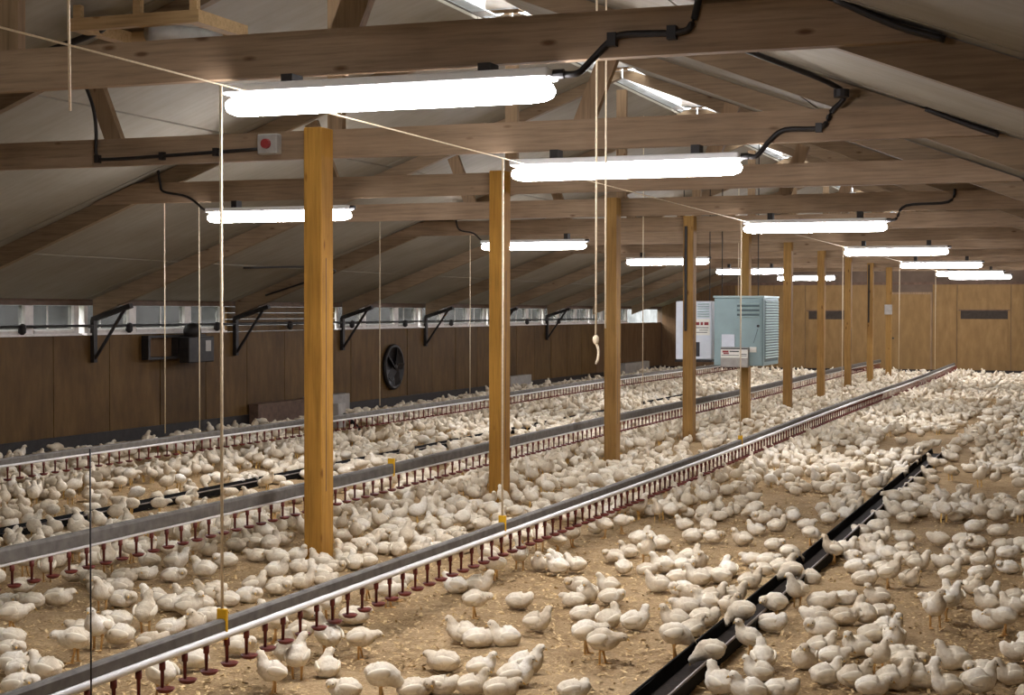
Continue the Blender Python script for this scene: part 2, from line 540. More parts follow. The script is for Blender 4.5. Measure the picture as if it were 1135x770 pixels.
# ================================================================== TRUSSES, POSTS
TIE_B, TIE_T = 2.935, 3.145
for k in range(-3, 10):
    Y = truss_y(k)
    if k >= -1:
        names = {-1: 'nearest timber truss, spotted tie beam right above the first strip light',
                 0: 'timber truss on the nearest post, grey switch box on its tie beam',
                 1: 'timber truss on the second post with black cable at its left end',
                 2: 'timber truss on the third post above a strip light'}
        lab = names.get(k, 'timber roof truss far back on the %s post of the row' % ORD[min(k, 11)])
    else:
        lab = 'timber roof truss overhead, nearer than the first strip light' if k == -2 else 'timber roof truss behind the viewer'
    t = thing('roof_truss', (RIDGE_X, Y, TIE_B), lab, 'truss', 'roof trusses')
    mb = MB()
    prof = [(-9.99, TIE_B), (-0.61, TIE_B), (-0.64, 2.96), (-1.14, TIE_T), (-9.46, TIE_T), (-9.96, 2.96)]
    n = len(prof)
    vs = [(x, Y + 0.098, z) for x, z in prof] + [(x, Y + 0.165, z) for x, z in prof]
    mb.add(vs, [tuple(range(n)), tuple(range(n, 2 * n))[::-1]] + [(i, (i + 1) % n, n + (i + 1) % n, n + i) for i in range(n)])
    mb.build('tie_beam', M['beam_x'], t)
    for s in (-1, 1):
        mb = MB()
        u1 = 7.36 if s < 0 else 7.33
        vs = []
        for y in (Y + 0.168, Y + 0.25):
            for u, dz in ((0.02, -0.13), (u1, -0.24), (u1, -0.006), (0.02, -0.006)):
                vs.append((RIDGE_X + s * u, y, 4.70 - 0.37 * u + dz))
        mb.add(vs, [(3, 2, 1, 0), (4, 5, 6, 7), (0, 1, 5, 4), (1, 2, 6, 5), (2, 3, 7, 6), (3, 0, 4, 7)])
        mb.build('rafter', M['rafter'], t)
        x0 = RIDGE_X + s * 1.85
        x1 = RIDGE_X + s * 2.15
        MB().bar((x0, Y + 0.20, TIE_B + 0.03), (x1, Y + 0.20, ceil_z(x1) - 0.2), 0.062, 0.14, (1, 0, 0)).build('strut', M['strut'], t)
    MB().bar((RIDGE_X, Y + 0.20, TIE_B + 0.02), (RIDGE_X, Y + 0.20, 4.43), 0.062, 0.12, (1, 0, 0)).build('king_post', M['strut'], t)
    # knee bracket at the left wall
    if k >= -1 and k < 8:
        b = thing('knee_bracket', (WALL_L, Y + 0.2, 1.12), 'black steel knee bracket under rafter at left wall, %s from the front' % ORD[k + 1], 'bracket', 'wall brackets')
        for yy in (0.0,):
            MB().box(WALL_L + 0.001, WALL_L + 0.06, Y + 0.16, Y + 0.24, 1.12, 1.70).build('upright', M['steel_dark'], b)
            MB().bar((WALL_L + 0.02, Y + 0.2, 1.70), (WALL_L + 0.62, Y + 0.2, 1.885), 0.085, 0.06).build('top_plate', M['steel_dark'], b)
            MB().bar((WALL_L + 0.05, Y + 0.2, 1.17), (WALL_L + 0.52, Y + 0.2, 1.84), 0.03, 0.035).build('brace', M['steel_dark'], b)

POST_X = -5.3465
for k in range(0, 10):
    Y = truss_y(k)
    lab = {0: 'nearest and largest orange timber post of the row', 1: 'orange timber post second from the front, pale cord before it'}.get(
        k, 'orange timber post, %s from the front of the row' % ORD[k])
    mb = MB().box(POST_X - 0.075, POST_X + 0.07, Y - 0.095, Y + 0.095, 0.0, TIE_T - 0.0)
    t = mb.build('post', M['post' if k < 2 else 'far_post'], None, loc=(POST_X, Y, 0), bevel=0.006)
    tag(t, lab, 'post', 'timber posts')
    # dark shrinkage crack along one face
    MB().box(POST_X + 0.0700, POST_X + 0.0712, Y - 0.028, Y - 0.018, 0.5, 2.2).build('crack', M['brown_trim'], t)
    if k in (3, 8):
        MB().tube([(POST_X - 0.03, Y - 0.115, 3.0), (POST_X - 0.03, Y - 0.115, 1.55)], 0.02, 8).build('conduit', M['black'], t)

# ================================================================== STRIP LIGHTS
def diffuser_mesh():
    mb = MB()
    L, n = 0.785, 12
    st = [(-L, 0.25), (-L + 0.012, 0.62), (-L + 0.05, 0.92), (-L + 0.1, 1.0), (L - 0.1, 1.0), (L - 0.05, 0.92), (L - 0.012, 0.62), (L, 0.25)]
    vs, fs = [], []
    for x, s in st:
        for j in range(n):
            a = 2 * math.pi * j / n
            vs.append((x, 0.068 * s * math.cos(a), -0.052 + 0.050 * s * math.sin(a)))
    for i in range(len(st) - 1):
        for j in range(n):
            fs.append((i * n + j, i * n + (j + 1) % n, (i + 1) * n + (j + 1) % n, (i + 1) * n + j))
    fs += [tuple(range(n))[::-1], tuple((len(st) - 1) * n + j for j in range(n))]
    mb.add(vs, fs)
    return mb.mesh('diffuser', M['tube'], True)
D_MESH = diffuser_mesh()
H_MESH = MB().box(-0.78, 0.78, -0.082, 0.082, 0.0, 0.045).mesh('housing', M['white'], bevel=0.008)
A_MESH = MB().box(-0.03, 0.03, -0.02, 0.11, 0.046, 0.075).mesh('hanger', M['steel_dark'])
G_MESH = MB().lathe((0, 0, 0), [(0.022, 0), (0.022, 0.05)], 10, 'x').mesh('gland', M['black'])
def strip_light(xl, k, label, group):
    Y = truss_y(k) + 0.05
    q = Y / (truss_y(k) - 0.31) if k > -2 else 1.0
    z = 1.8123 + (2.79 - 1.8123) * q
    t = thing('strip_light', ((xl + 0.785) * q, Y, z), label, 'light', group)
    for msh, nm in ((H_MESH, 'housing'), (D_MESH, 'diffuser')):
        put(msh, nm, (0, 0, 0.0), t).scale = (q, 1, 1)
    for x in (-0.5, 0.5):
        MB().box((xl + 0.785) * q + x - 0.03, (xl + 0.785) * q + x + 0.03, Y - 0.02, Y + 0.09, z + 0.046, TIE_B - 0.001).build('hanger', M['steel_dark'], t)
    put(G_MESH, 'gland', (0.781 * q, 0, 0.022), t)
right_labels = {-1: 'long glowing strip light nearest the front, under the first beam', 0: 'glowing strip light of the right row, second from the front',
                2: 'glowing strip light of the right row, third from the front', 4: 'glowing strip light of the right row, fourth from the front',
                6: 'glowing strip light of the right row, fifth from the front', 8: 'glowing strip light of the right row, farthest but one',
                9: 'farthest glowing strip light of the right row, overlapping its neighbour'}
for k in (-1, 0, 2, 4, 6, 8, 9):
    strip_light(-3.728, k, right_labels[k], 'right row of strip lights')
left_labels = {1: 'glowing strip light of the left row partly behind the nearest post', 3: 'glowing strip light of the left row partly behind the second post',
               5: 'glowing strip light of the left row beside the third post', 7: 'small far strip light of the left row above the heaters',
               9: 'farthest strip light of the left row'}
for k in (1, 3, 5, 7, 9):
    strip_light(-8.337, k, left_labels[k], 'left row of strip lights')
strip_light(-3.728, -3, 'added unseen strip light behind the viewer on the right', 'right row of strip lights')  # added out of view to brighten the foreground

# ================================================================== WIRING
def smooth_path(pts, per=5):
    pts = [Vector(p) for p in pts]
    out = []
    for i in range(len(pts) - 1):
        p0, p1, p2, p3 = pts[max(i - 1, 0)], pts[i], pts[i + 1], pts[min(i + 2, len(pts) - 1)]
        for j in range(per):
            t = j / per
            out.append(0.5 * ((2 * p1) + (p2 - p0) * t + (2 * p0 - 5 * p1 + 4 * p2 - p3) * t * t + (3 * p1 - p0 - 3 * p2 + p3) * t ** 3))
    out.append(pts[-1])
    return out
def cable(label, pts, r=0.014, clips=()):
    c = MB().tube(smooth_path(pts), r, 7).build('cable', M['black'], None, True, loc=pts[0])
    tag(c, label, 'cable')
    for p in clips:
        MB().box(p[0] - 0.02, p[0] + 0.02, p[1] - 0.022, p[1] + 0.02, p[2] - 0.03, p[2] + 0.03).build('clip', M['black'], c)
    return c
f = lambda k: truss_y(k) + 0.075
Y1 = f(-1)
cable('black cable from the first strip light over the nearest beam', [(-2.255, 6.738, 2.868), (-2.17, 6.735, 2.868), (-2.11, Y1, 2.93), (-2.02, Y1, 3.01), (-1.95, Y1, 3.03), (-1.72, Y1, 3.025), (-1.66, Y1, 3.06), (-1.63, Y1 + 0.02, 3.18), (-1.60, Y1 + 0.1, 3.29)], 0.016,
      [(-2.02, Y1 + 0.004, 3.01), (-1.75, Y1 + 0.004, 3.025)])
Y0 = f(0)
cable('black cable from second right strip light, up beam two to the roof', [(-2.19, 10.487, 2.847), (-2.13, 10.49, 2.85), (-2.05, Y0, 2.95), (-1.95, Y0, 3.015), (-1.72, Y0, 3.02), (-1.65, Y0, 3.12), (-1.58, 10.42, 3.255), (-2.02, 9.6, 3.40), (-2.1, 9.2, 3.42)], 0.018,
      [(-1.73, Y0 + 0.004, 3.02)])
jb = MB().lathe((-1.57, 10.42, 3.20), [(0.05, 0), (0.05, 0.05)], 12).build('junction_box', M['black'], None, loc=(-1.57, 10.42, 3.2))
tag(jb, 'round black junction box where cables meet at right of second beam', 'junction box')
cable('black cable across left of second beam to the switch box', [(-7.42, Y0 - 0.02, 3.62), (-7.34, Y0, 3.40), (-7.31, Y0, 3.2), (-7.31, Y0, 3.02), (-7.22, Y0, 2.985), (-6.6, Y0, 3.0), (-5.87, Y0, 3.02)], 0.014,
      [(-7.30, Y0 + 0.004, 2.99), (-6.72, Y0 + 0.004, 2.995), (-6.25, Y0 + 0.004, 3.01)])
sw = thing('switch_box', (-5.78, Y0 + 0.02, 2.98), 'small grey switch box with dark red button beside the nearest post', 'switch')
MB().box(-5.865, -5.70, Y0 - 0.06, Y0 + 0.021, 2.975, 3.125).build('case', M['grey_panel'], sw, bevel=0.008)
MB().lathe((-5.785, Y0 - 0.062, 3.05), [(0.038, 0), (0.034, -0.03)], 12, 'y').build('button', M['sign_red'], sw)
Y3 = f(1)
cable('black cable down third beam to the left strip light', [(-9.17, Y3, 3.30), (-9.14, Y3, 3.13), (-9.10, Y3, 3.05), (-8.85, Y3, 3.0), (-8.72, Y3, 2.93), (-8.62, 14.24, 2.86), (-8.55, 14.24, 2.838)], 0.013)
cable('black cable along left rafter down to the wall pipe', [(-12.1, truss_y(3) + 0.13, 2.06), (-11.2, truss_y(3) + 0.13, 2.32), (-10.9, truss_y(3) + 0.13, 2.42), (-10.87, truss_y(3) - 0.6, 2.47), (-11.27, 19.7, 2.42)], 0.014)
cable('short black cable at the left end of the fourth beam', [(-8.9, f(3), 3.2), (-8.85, f(3), 3.02), (-8.62, f(3), 2.96), (-8.47, 21.75, 2.83)], 0.013)
cable('black cable from third right strip light along its beam', [(-2.17, 17.99, 2.832), (-2.1, 17.995, 2.85), (-2.0, f(2), 2.99), (-1.55, f(2), 3.02), (-1.48, f(2), 3.16)], 0.016)
cable('black cable on the right end of the nearest beam', [(-1.05, Y1, 3.125), (-0.8, Y1, 3.0), (-0.60, Y1, 2.93)], 0.016)
cable('black cable on the right end of the second beam', [(-1.05, Y0, 3.115), (-0.78, Y0, 3.0), (-0.60, Y0, 2.93)], 0.018)
cable('black cable loop hanging below the ridge at upper left', [(-7.52, 10.05, 3.74), (-7.3, 10.08, 3.80), (-6.98, 10.1, 3.90), (-6.9, 10.1, 3.99)], 0.026)
# water pipe along the left windows
wp = thing('water_pipe', (WALL_L, 10, 1.62), 'black water pipe with valves running along the left windows', 'pipe')
MB().tube([(WALL_L + 0.04, 5, 1.61), (WALL_L + 0.04, 20, 1.615), (WALL_L + 0.04, 41, 1.62)], 0.017, 8).build('pipe', M['black'], wp, True)
for i in range(14):
    yy = 7.2 + i * 2.35
    MB().lathe((WALL_L + 0.05, yy, 1.60), [(0.02, -0.09), (0.05, -0.06), (0.05, 0.03), (0.018, 0.05)], 8).build('valve', M['black'], wp)
    MB().bar((WALL_L + 0.0, yy + 0.3, 1.60), (WALL_L + 0.05, yy + 0.3, 1.60), 0.02, 0.02).build('clip', M['black'], wp)

# ================================================================== CORDS
def cord(name, label, pts, r=0.007, mat='cord', group=None):
    c = MB().tube(pts, r, 6).build(name, M[mat], None, True, loc=pts[-1])
    return tag(c, label, 'cord', group)
RAIL1_X, RAIL2_X, RAIL3_X = -3.73, -5.80, -9.40
RZ = {1: 0.36, 2: 0.44, 3: 0.43}
cord('winch_cable', 'thin pale winch cable running back under the beams above front drinkers', [(RAIL1_X, -2.5, 2.84), (RAIL1_X, 15, 2.83), (RAIL1_X, 47.8, 2.83)], 0.0045)
cl_lab = {-1: 'bright pale cord from the first strip light to front drinker line', 0: 'pale cord before the second post down to front drinker line',
          2: 'pale cord left of the third right strip light', 4: 'pale cord left of the fourth right strip light',
          6: 'pale cord left of the fifth right strip light', 8: 'farthest pale cord of the front drinker line'}
for k in (-1, 0, 2, 4, 6, 8):
    Y = {-1: 6.32, 0: 9.95}.get(k, truss_y(k) - 0.45)
    cord('hoist_cord', cl_lab[k], [(RAIL1_X, Y, 2.83), (RAIL1_X, Y, RZ[1] + 0.07)], 0.007, group='cords of the front drinker line')
for i, Y in enumerate((14.75, 15.45, 20.2, 23.6)):
    z0 = ceil_z(RAIL3_X) - 0.02
    cord('hoist_cord', '%s thin cord hanging to the rear drinker line, counted from left' % ['first', 'second', 'third', 'fourth'][i],
         [(RAIL3_X, Y, z0), (RAIL3_X, Y, RZ[3] + 0.07)], 0.006, group='cords of the rear drinker line')
for i, Y in enumerate((20.9, 27.0)):
    cord('hoist_cord', ['thin pale cord left of the fourth post', 'thin pale cord before the green heater'][i], [(RAIL2_X, Y, ceil_z(RAIL2_X) - 0.05), (RAIL2_X, Y, RZ[2] + 0.1)], 0.006)
rod = MB().tube([(-3.51, 5.0, -0.01), (-3.51, 5.0, 1.30)], 0.0032, 6).build('marker_rod', M['black'], None, True, loc=(-3.51, 5.0, 0))
tag(rod, 'thin dark upright rod standing before the front drinker line at lower left', 'rod')
cord('pull_cord', 'short pale cord with free end hanging at top left', [(-3.97, 5.5, ceil_z(-3.97) - 0.01), (-3.95, 5.5, 2.63)], 0.0055)
pc = cord('pull_cord', 'knotted pale pull cord hanging left of the third post', [(-2.63, 8.5, ceil_z(-2.63) - 0.01), (-2.63, 8.5, 1.66)], 0.0058)
MB().lathe((-2.63, 8.5, 1.655), [(0.006, 0.028), (0.017, 0.016), (0.019, 0), (0.014, -0.018), (0.006, -0.026)], 10).build('knot', M['cord'], pc, True)
MB().tube(smooth_path([(-2.63, 8.5, 1.64), (-2.615, 8.5, 1.60), (-2.618, 8.5, 1.55), (-2.63, 8.5, 1.52)]), 0.0075, 6).build('tail', M['cord'], pc, True)
cord('pull_cord', 'second pale pull cord just right of the knotted one', [(-2.575, 8.5, ceil_z(-2.575) - 0.01), (-2.575, 8.5, 1.72)], 0.0052)

# ================================================================== DRINKER LINES
def nipple_mesh():
    mb = MB()
    mb.lathe((0, 0, 0), [(0.014, -0.001), (0.014, -0.034), (0.009, -0.038), (0.007, -0.112)], 8)
    return mb.mesh('drinker', M['red'], True)
def cup_mesh():
    return MB().lathe((0, 0, 0), [(0.006, -0.134), (0.030, -0.128), (0.042, -0.112), (0.040, -0.111), (0.028, -0.122), (0.004, -0.126)], 12).mesh('cup', M['red'], True)
N_MESH, C_MESH = nipple_mesh(), cup_mesh()
mb = MB()
mb.lathe((0, 0, 0), [(0.013, -0.001), (0.013, -0.034), (0.009, -0.038), (0.007, -0.112)], 6)
mb.lathe((0, 0, 0), [(0.006, -0.132), (0.030, -0.126), (0.041, -0.110), (0.005, -0.122)], 8)
NC_MESH = mb.mesh('drinker', M['red'], True)
def drinker_line(X, z, y0, y1, label, prof_h, prof_w, pipe_r, full, single, tags, seed):
    t = thing('drinker_line', (X, y0, z), label, 'drinker line')
    r = random.Random(seed)
    ys = np.arange(y0, y1 + 0.01, 2.0)
    zs = [z + 0.012 * math.sin(y * 0.31 + seed) for y in ys]
    for i in range(len(ys) - 1):
        pass
    P = [(X, float(a), b + prof_h / 2) for a, b in zip(ys, zs)]
    mb = MB()
    vs, fs = [], []
    for a, b in zip(ys, zs):
        for dx, dz in ((-prof_w / 2, 0.0), (prof_w / 2, 0.0), (prof_w / 2, prof_h * 0.8), (prof_w / 2 - 0.008, prof_h), (-prof_w / 2 + 0.008, prof_h), (-prof_w / 2, prof_h * 0.8)):
            vs.append((X + dx, float(a), b + dz))
    for i in range(len(ys) - 1):
        for j in range(6):
            fs.append((i * 6 + j, i * 6 + (j + 1) % 6, i * 6 + 6 + (j + 1) % 6, i * 6 + 6 + j))
    fs += [tuple(range(6))[::-1], tuple((len(ys) - 1) * 6 + j for j in range(6))]
    mb.add(vs, fs).build('profile', M['galv'], t)
    MB().tube([(X + 0.012, float(a), b - pipe_r - 0.0005) for a, b in zip(ys, zs)], pipe_r, 10).build('pipe', M['pvc'], t, True)
    zat = lambda y: z + 0.012 * math.sin(y * 0.31 + seed)
    yy, rest = y0 + 0.07, MB()
    n = 0
    while yy < y1 - 0.1:
        zz = float(np.interp(yy, ys, zs)) - 2 * pipe_r + 0.001
        loc = (0.012, yy - y0, zz - z)
        if yy < full:
            d = put(N_MESH, 'drinker', loc, t)
            put(C_MESH, 'cup', (0.014, 0, 0), d)
        elif yy < single:
            put(NC_MESH, 'drinker', loc, t)
        else:
            rest.box(X + 0.006, X + 0.018, yy - 0.006, yy + 0.006, zz - 0.11, zz)
            rest.box(X - 0.018, X + 0.042, yy - 0.03, yy + 0.03, zz - 0.125, zz - 0.108)
        yy += 0.178
    if rest.v:
        o = rest.build('drinkers', M['red'], t)
        tag(o, kind='stuff')
    for yt in tags:
        zz = float(np.interp(yt, ys, zs))
        MB().box(X - prof_w / 2 - 0.004, X + prof_w / 2 + 0.006, yt - 0.008, yt + 0.008, zz - 2 * pipe_r - 0.003, zz + prof_h + 0.045).build('hanger_clip', M['yellow'], t, bevel=0.003)
    return t
drinker_line(RAIL1_X, 0.352, 3.6, 46.4, 'front drinker line, white pipe with grey top and red cups, right of posts', 0.052, 0.042, 0.020, 16, 30, (6.32, 9.95, 17.5), 0)
drinker_line(RAIL2_X, 0.40, 6.0, 46.0, 'second drinker line with broad grey top, passing behind the nearest post', 0.085, 0.055, 0.011, 13, 26, (12.7,), 2)
drinker_line(RAIL3_X, 0.395, 9.0, 44.0, 'rear drinker line close to the left wall', 0.055, 0.05, 0.013, 9, 20, (), 4)

# ================================================================== FEED TROUGHS
def trough(X, y0, y1, label, w=0.165, h=0.078):
    t = thing('feed_trough', (X, y0, 0), label, 'trough')
    mb = MB()
    a, b = w / 2, w / 2 - 0.010
    prof = [(-a, 0.004), (a, 0.004), (a + 0.008, h), (b + 0.006, h), (b - 0.006, 0.016), (-b + 0.006, 0.016), (-b - 0.006, h), (-a - 0.008, h)]
    n = len(prof)
    ys = np.linspace(y0, y1, 30)
    r = random.Random(int(y1))
    vs, fs = [], []
    for yv in ys:
        dx = r.uniform(-0.006, 0.006)
        for x, z in prof: vs.append((X + dx + x, float(yv), z))
    for i in range(len(ys) - 1):
        for j in range(n):
            fs.append((i * n + j, i * n + (j + 1) % n, i * n + n + (j + 1) % n, i * n + n + j))
    fs += [tuple(range(n))[::-1], tuple((len(ys) - 1) * n + j for j in range(n))]
    mb.add(vs, fs).build('channel', M['trough'], t)
    for s in (-1, 1):
        MB().tube([(X + s * (a + 0.001), float(yv), h + 0.003) for yv in ys], 0.0085 if s > 0 else 0.006, 6).build('rim', M['rim'] if s > 0 else M['trough'], t, True)
    MB().box(X - b + 0.012, X + b - 0.012, y0 + 0.02, y1 - 0.02, 0.017, 0.024).build('feed', M['feed'], t)
    return t
trough(-1.885, 5.6, 20.8, 'long black feed trough on litter at the right, chickens eating from it')
trough(-8.2, 10.5, 33.0, 'black feed trough on the floor between second and rear drinker lines', h=0.06)

# ================================================================== WALL AND HANGING EQUIPMENT
fu = thing('wall_fan_unit', (WALL_L, 20.1, 1.14), 'black framed ventilation unit with motor on left wall under the windows', 'fan')
mb = MB()
for a in ((19.32, 20.86, 1.43, 1.465), (19.32, 20.86, 1.12, 1.155), (19.32, 19.37, 1.156, 1.429), (20.08, 20.14, 1.156, 1.429), (20.81, 20.86, 1.156, 1.429)):
    mb.box(WALL_L + 0.002, WALL_L + 0.12, *a)
mb.build('frame', M['steel_dark'], fu)
MB().box(WALL_L + 0.125, WALL_L + 0.30, 20.10, 20.80, 1.06, 1.44).build('motor_case', M['steel_dark'], fu, bevel=0.012)
MB().lathe((WALL_L + 0.23, 20.3, 1.44), [(0.13, 0.001), (0.13, 0.10), (0.10, 0.17), (0.04, 0.20)], 14).build('motor_dome', M['black'], fu, True)
MB().box(WALL_L + 0.301, WALL_L + 0.305, 20.55, 20.70, 1.22, 1.38).build('rating_plate', M['grey_panel'], fu)
MB().box(WALL_L + 0.004, WALL_L + 0.02, 19.38, 20.07, 1.157, 1.428).build('back_panel', M['dark_ply'], fu)

rf = thing('round_fan', (WALL_L, 27.83, 0.75), 'round black fan on the left wall behind the nearest post', 'fan')
MB().lathe((WALL_L + 0.002, 27.83, 0.75), [(0.43, 0.0), (0.44, 0.03), (0.43, 0.07), (0.38, 0.075), (0.37, 0.05)], 28, 'x').build('shroud', M['black'], rf, True)
MB().lathe((WALL_L + 0.054, 27.83, 0.75), [(0.07, 0), (0.065, 0.04), (0.03, 0.055)], 14, 'x').build('hub', M['steel_dark'], rf, True)
for i in range(5):
    a = i * 2 * math.pi / 5
    c, s = math.cos(a), math.sin(a)
    MB().bar((WALL_L + 0.075, 27.83 + 0.06 * c, 0.75 + 0.06 * s), (WALL_L + 0.075, 27.83 + 0.36 * c, 0.75 + 0.36 * s), 0.012, 0.15, (0.5, -s, c)).build('blade', M['steel_dark'], rf)

for i, (a, b, h, mt, lab) in enumerate(((22.3, 24.1, 0.34, 'brown_trim', 'dark brown board at the wall foot left of the nearest post'),
                                ((24.1), 25.6, 0.36, 'grey_panel', 'grey sheet cover at the wall foot beside the nearest post'),
                                (33.9, 35.3, 0.34, 'grey_panel', 'grey sheet cover at the wall foot right of second post'),
                                (43.2, 45.8, 0.36, 'grey_panel', 'grey sheet cover at the wall foot right of third post'))):
    o = MB().box(WALL_L + 0.03, WALL_L + 0.20, a, b, 0.0, h).build('pop_hole_cover', M[mt], None, loc=(WALL_L + 0.1, (a + b) / 2, 0), bevel=0.01)
    tag(o, lab, 'cover')
o = MB().box(-11.15, -11.03, 22.2, 22.45, 0.0, 0.38).build('drive_box', M['grey_panel'], None, loc=(-11.09, 22.3, 0), bevel=0.012)
tag(o, 'small upright pale grey box just right of the nearest post, behind rear drinkers', 'box')
o = MB().tube([(-11.0, 22.35, 0.20), (-10.4, 21.5, 0.10), (-9.75, 20.4, 0.05)], 0.035, 8).build('feed_pipe', M['trough'], None, True, loc=(-10.4, 21.5, 0))
tag(o, 'thick black pipe slanting down from the small grey box', 'pipe')

# grey-green heater cabinet hung in front of the fifth post
HX0, HX1, HY0, HY1, HZ0, HZ1 = -5.53, -4.77, 24.0, 25.22, 0.99, 2.03
ht = thing('heater_cabinet', (-5.15, HY0, HZ0), 'large grey-green heater cabinet with louvres hanging by the fifth post', 'heater')
MB().box(HX0, HX1, HY0, HY1, HZ0, HZ1).build('case', M['teal'], ht, bevel=0.012)
MB().box(HX0 - 0.012, HX1 + 0.012, HY0 - 0.014, HY1, HZ1 + 0.001, HZ1 + 0.03).build('lid', M['teal_light'], ht)
MB().box(HX0 + 0.02, HX1 - 0.03, HY0 - 0.012, HY0 - 0.001, HZ0 + 0.03, HZ1 - 0.03).build('door', M['teal'], ht)
for i in range(7):
    z = HZ1 - 0.09 - i * 0.034
    MB().bar((HX0 + 0.36, HY0 - 0.018, z), (HX1 - 0.06, HY0 - 0.018, z), 0.014, 0.016, (0, -0.7, 0.7)).build('louvre', M['teal_light' if i % 2 == 0 else 'teal_dark'], ht)
for i in range(22):
    z = HZ1 - 0.06 - i * 0.041
    MB().bar((HX1 + 0.012, HY0 + 0.12, z), (HX1 + 0.012, HY1 - 0.08, z), 0.02, 0.018, (0.7, 0, 0.7)).build('side_louvre', M['teal_light'], ht)
MB().box(HX1 + 0.001, HX1 + 0.003, HY0 + 0.1, HY1 - 0.06, HZ0 + 0.06, HZ1 - 0.03).build('louvre_recess', M['teal_dark'], ht)
MB().lathe((HX1 - 0.075, HY0 - 0.013, 1.60), [(0.022, 0), (0.02, -0.025)], 10, 'y').build('knob', M['sign_black'], ht)
MB().bar((HX1 - 0.08, HY0 - 0.016, 1.56), (HX1 - 0.145, HY0 - 0.016, 1.34), 0.006, 0.008).build('lead', M['teal_dark'], ht)
cb = MB().box(-5.405, -4.98, HY0 - 0.10, HY0 - 0.0125, 0.97, 1.275).build('control_box', M['grey_panel'], ht, bevel=0.008)
MB().box(-5.40, -4.985, HY0 - 0.106, HY0 - 0.1015, 1.115, 1.245).build('sign', M['sign_white'], cb)
MB().box(-5.40, -4.985, HY0 - 0.108, HY0 - 0.1015, 1.247, 1.262).build('black_strip', M['sign_black'], cb)
for a, b, z0, z1, c in ((-5.375, -5.28, 1.195, 1.225, 'sign_red'), (-5.36, -5.275, 1.170, 1.190, 'sign_red'), (-5.265, -5.12, 1.205, 1.222, 'sign_black'),
                        (-5.39, -5.12, 1.150, 1.158, 'sign_black'), (-5.10, -5.0, 1.165, 1.176, 'sign_black'), (-5.10, -5.0, 1.142, 1.150, 'sign_black')):
    MB().box(a, b, HY0 - 0.1085, HY0 - 0.1062, z0, z1).build('print', M[c], cb)
MB().box(-5.405, -5.205, HY0 - 0.03, HY0 - 0.0125, 1.28, 1.47).build('white_notice', M['pale_blue'], ht)
MB().box(-4.972, -4.87, HY0 - 0.03, HY0 - 0.0125, 1.20, 1.28).build('tag_plate', M['sign_white'], ht)
for x in (HX0 + 0.1, HX1 - 0.1):
    for yy in (HY0 + 0.1,):
        MB().tube([(x, yy, HZ1 + 0.03), (x, yy, ceil_z(x) - 0.02)], 0.008, 6).build('hanging_chain', M['steel_dark'], ht)

WX0, WX1, WY0 = -6.39, -5.80, 25.0
wc = thing('white_heater', ((WX0 + WX1) / 2, WY0, 1.05), 'white heater cabinet with red and black print behind the fourth post', 'heater')
MB().box(WX0, WX1, WY0, WY0 + 0.7, 1.05, 1.985).build('case', M['pale_blue'], wc, bevel=0.012)
MB().box(WX0 - 0.01, WX1 + 0.01, WY0 - 0.01, WY0 + 0.71, 1.01, 1.05).build('base_tray', M['steel_dark'], wc)
for i in range(6):
    MB().bar((-6.03, WY0 - 0.008, 1.94 - i * 0.04), (-5.84, WY0 - 0.008, 1.94 - i * 0.04), 0.012, 0.018, (0, -0.7, 0.7)).build('louvre', M['teal_light'], wc)
MB().box(-6.08, -5.83, WY0 - 0.006, WY0 - 0.0005, 1.44, 1.70).build('label_plate', M['sign_white'], wc)
for i, (a, b, z0, z1, c) in enumerate(((-6.06, -6.0, 1.60, 1.65, 'sign_red'), (-5.98, -5.94, 1.60, 1.65, 'sign_red'), (-5.92, -5.85, 1.60, 1.65, 'sign_red'), (-6.06, -5.85, 1.555, 1.567, 'sign_black'),
                        (-6.0, -5.86, 1.515, 1.525, 'sign_black'), (-6.05, -5.87, 1.48, 1.49, 'sign_black'))):
    MB().box(a, b, WY0 - 0.009, WY0 - 0.0065, z0, z1).build('print', M[c], wc)
MB().box(-6.06, -5.995, WY0 - 0.008, WY0 - 0.0005, 1.10, 1.33).build('black_slot', M['sign_black'], wc)
for x in (WX0 + 0.08, WX1 - 0.08):
    MB().tube([(x, WY0 + 0.2, 1.984), (x, WY0 + 0.2, ceil_z(x) - 0.02)], 0.008, 6).build('hanging_chain', M['steel_dark'], wc)

o = MB().box(POST_X - 0.1, POST_X + 0.1, truss_y(9) - 0.18, truss_y(9) - 0.097, 1.75, 2.02).build('meter_box', M['grey_panel'], None, loc=(POST_X, truss_y(9) - 0.14, 1.75), bevel=0.01)
tag(o, 'small grey electrical box on the farthest post', 'box')

# timber-framed roof hatch at top left
rh = thing('roof_hatch', (-6.55, 10.15, 3.86), 'timber framed opening under the roof at top left of the photo', 'hatch')
for a in ((-7.08, -6.00, 9.86, 9.92, 3.86, 3.95), (-7.08, -6.00, 10.5, 10.56, 3.86, 3.95), (-7.08, -6.98, 9.92, 10.5, 3.86, 3.95), (-6.10, -6.00, 9.92, 10.5, 3.86, 3.95)):
    MB().box(*a).build('frame_board', M['frame_wood'], rh)
for x in (-7.03, -6.52, -6.05):
    MB().box(x - 0.03, x + 0.03, 9.87, 9.92, 3.951, ceil_z(x) - 0.012).build('frame_post', M['frame_wood'], rh)
MB().tube([(-6.5, 10.0, 3.84), (-6.2, 10.6, 3.86)], 0.07, 14).build('metal_duct', M['grey_panel'], rh, True)

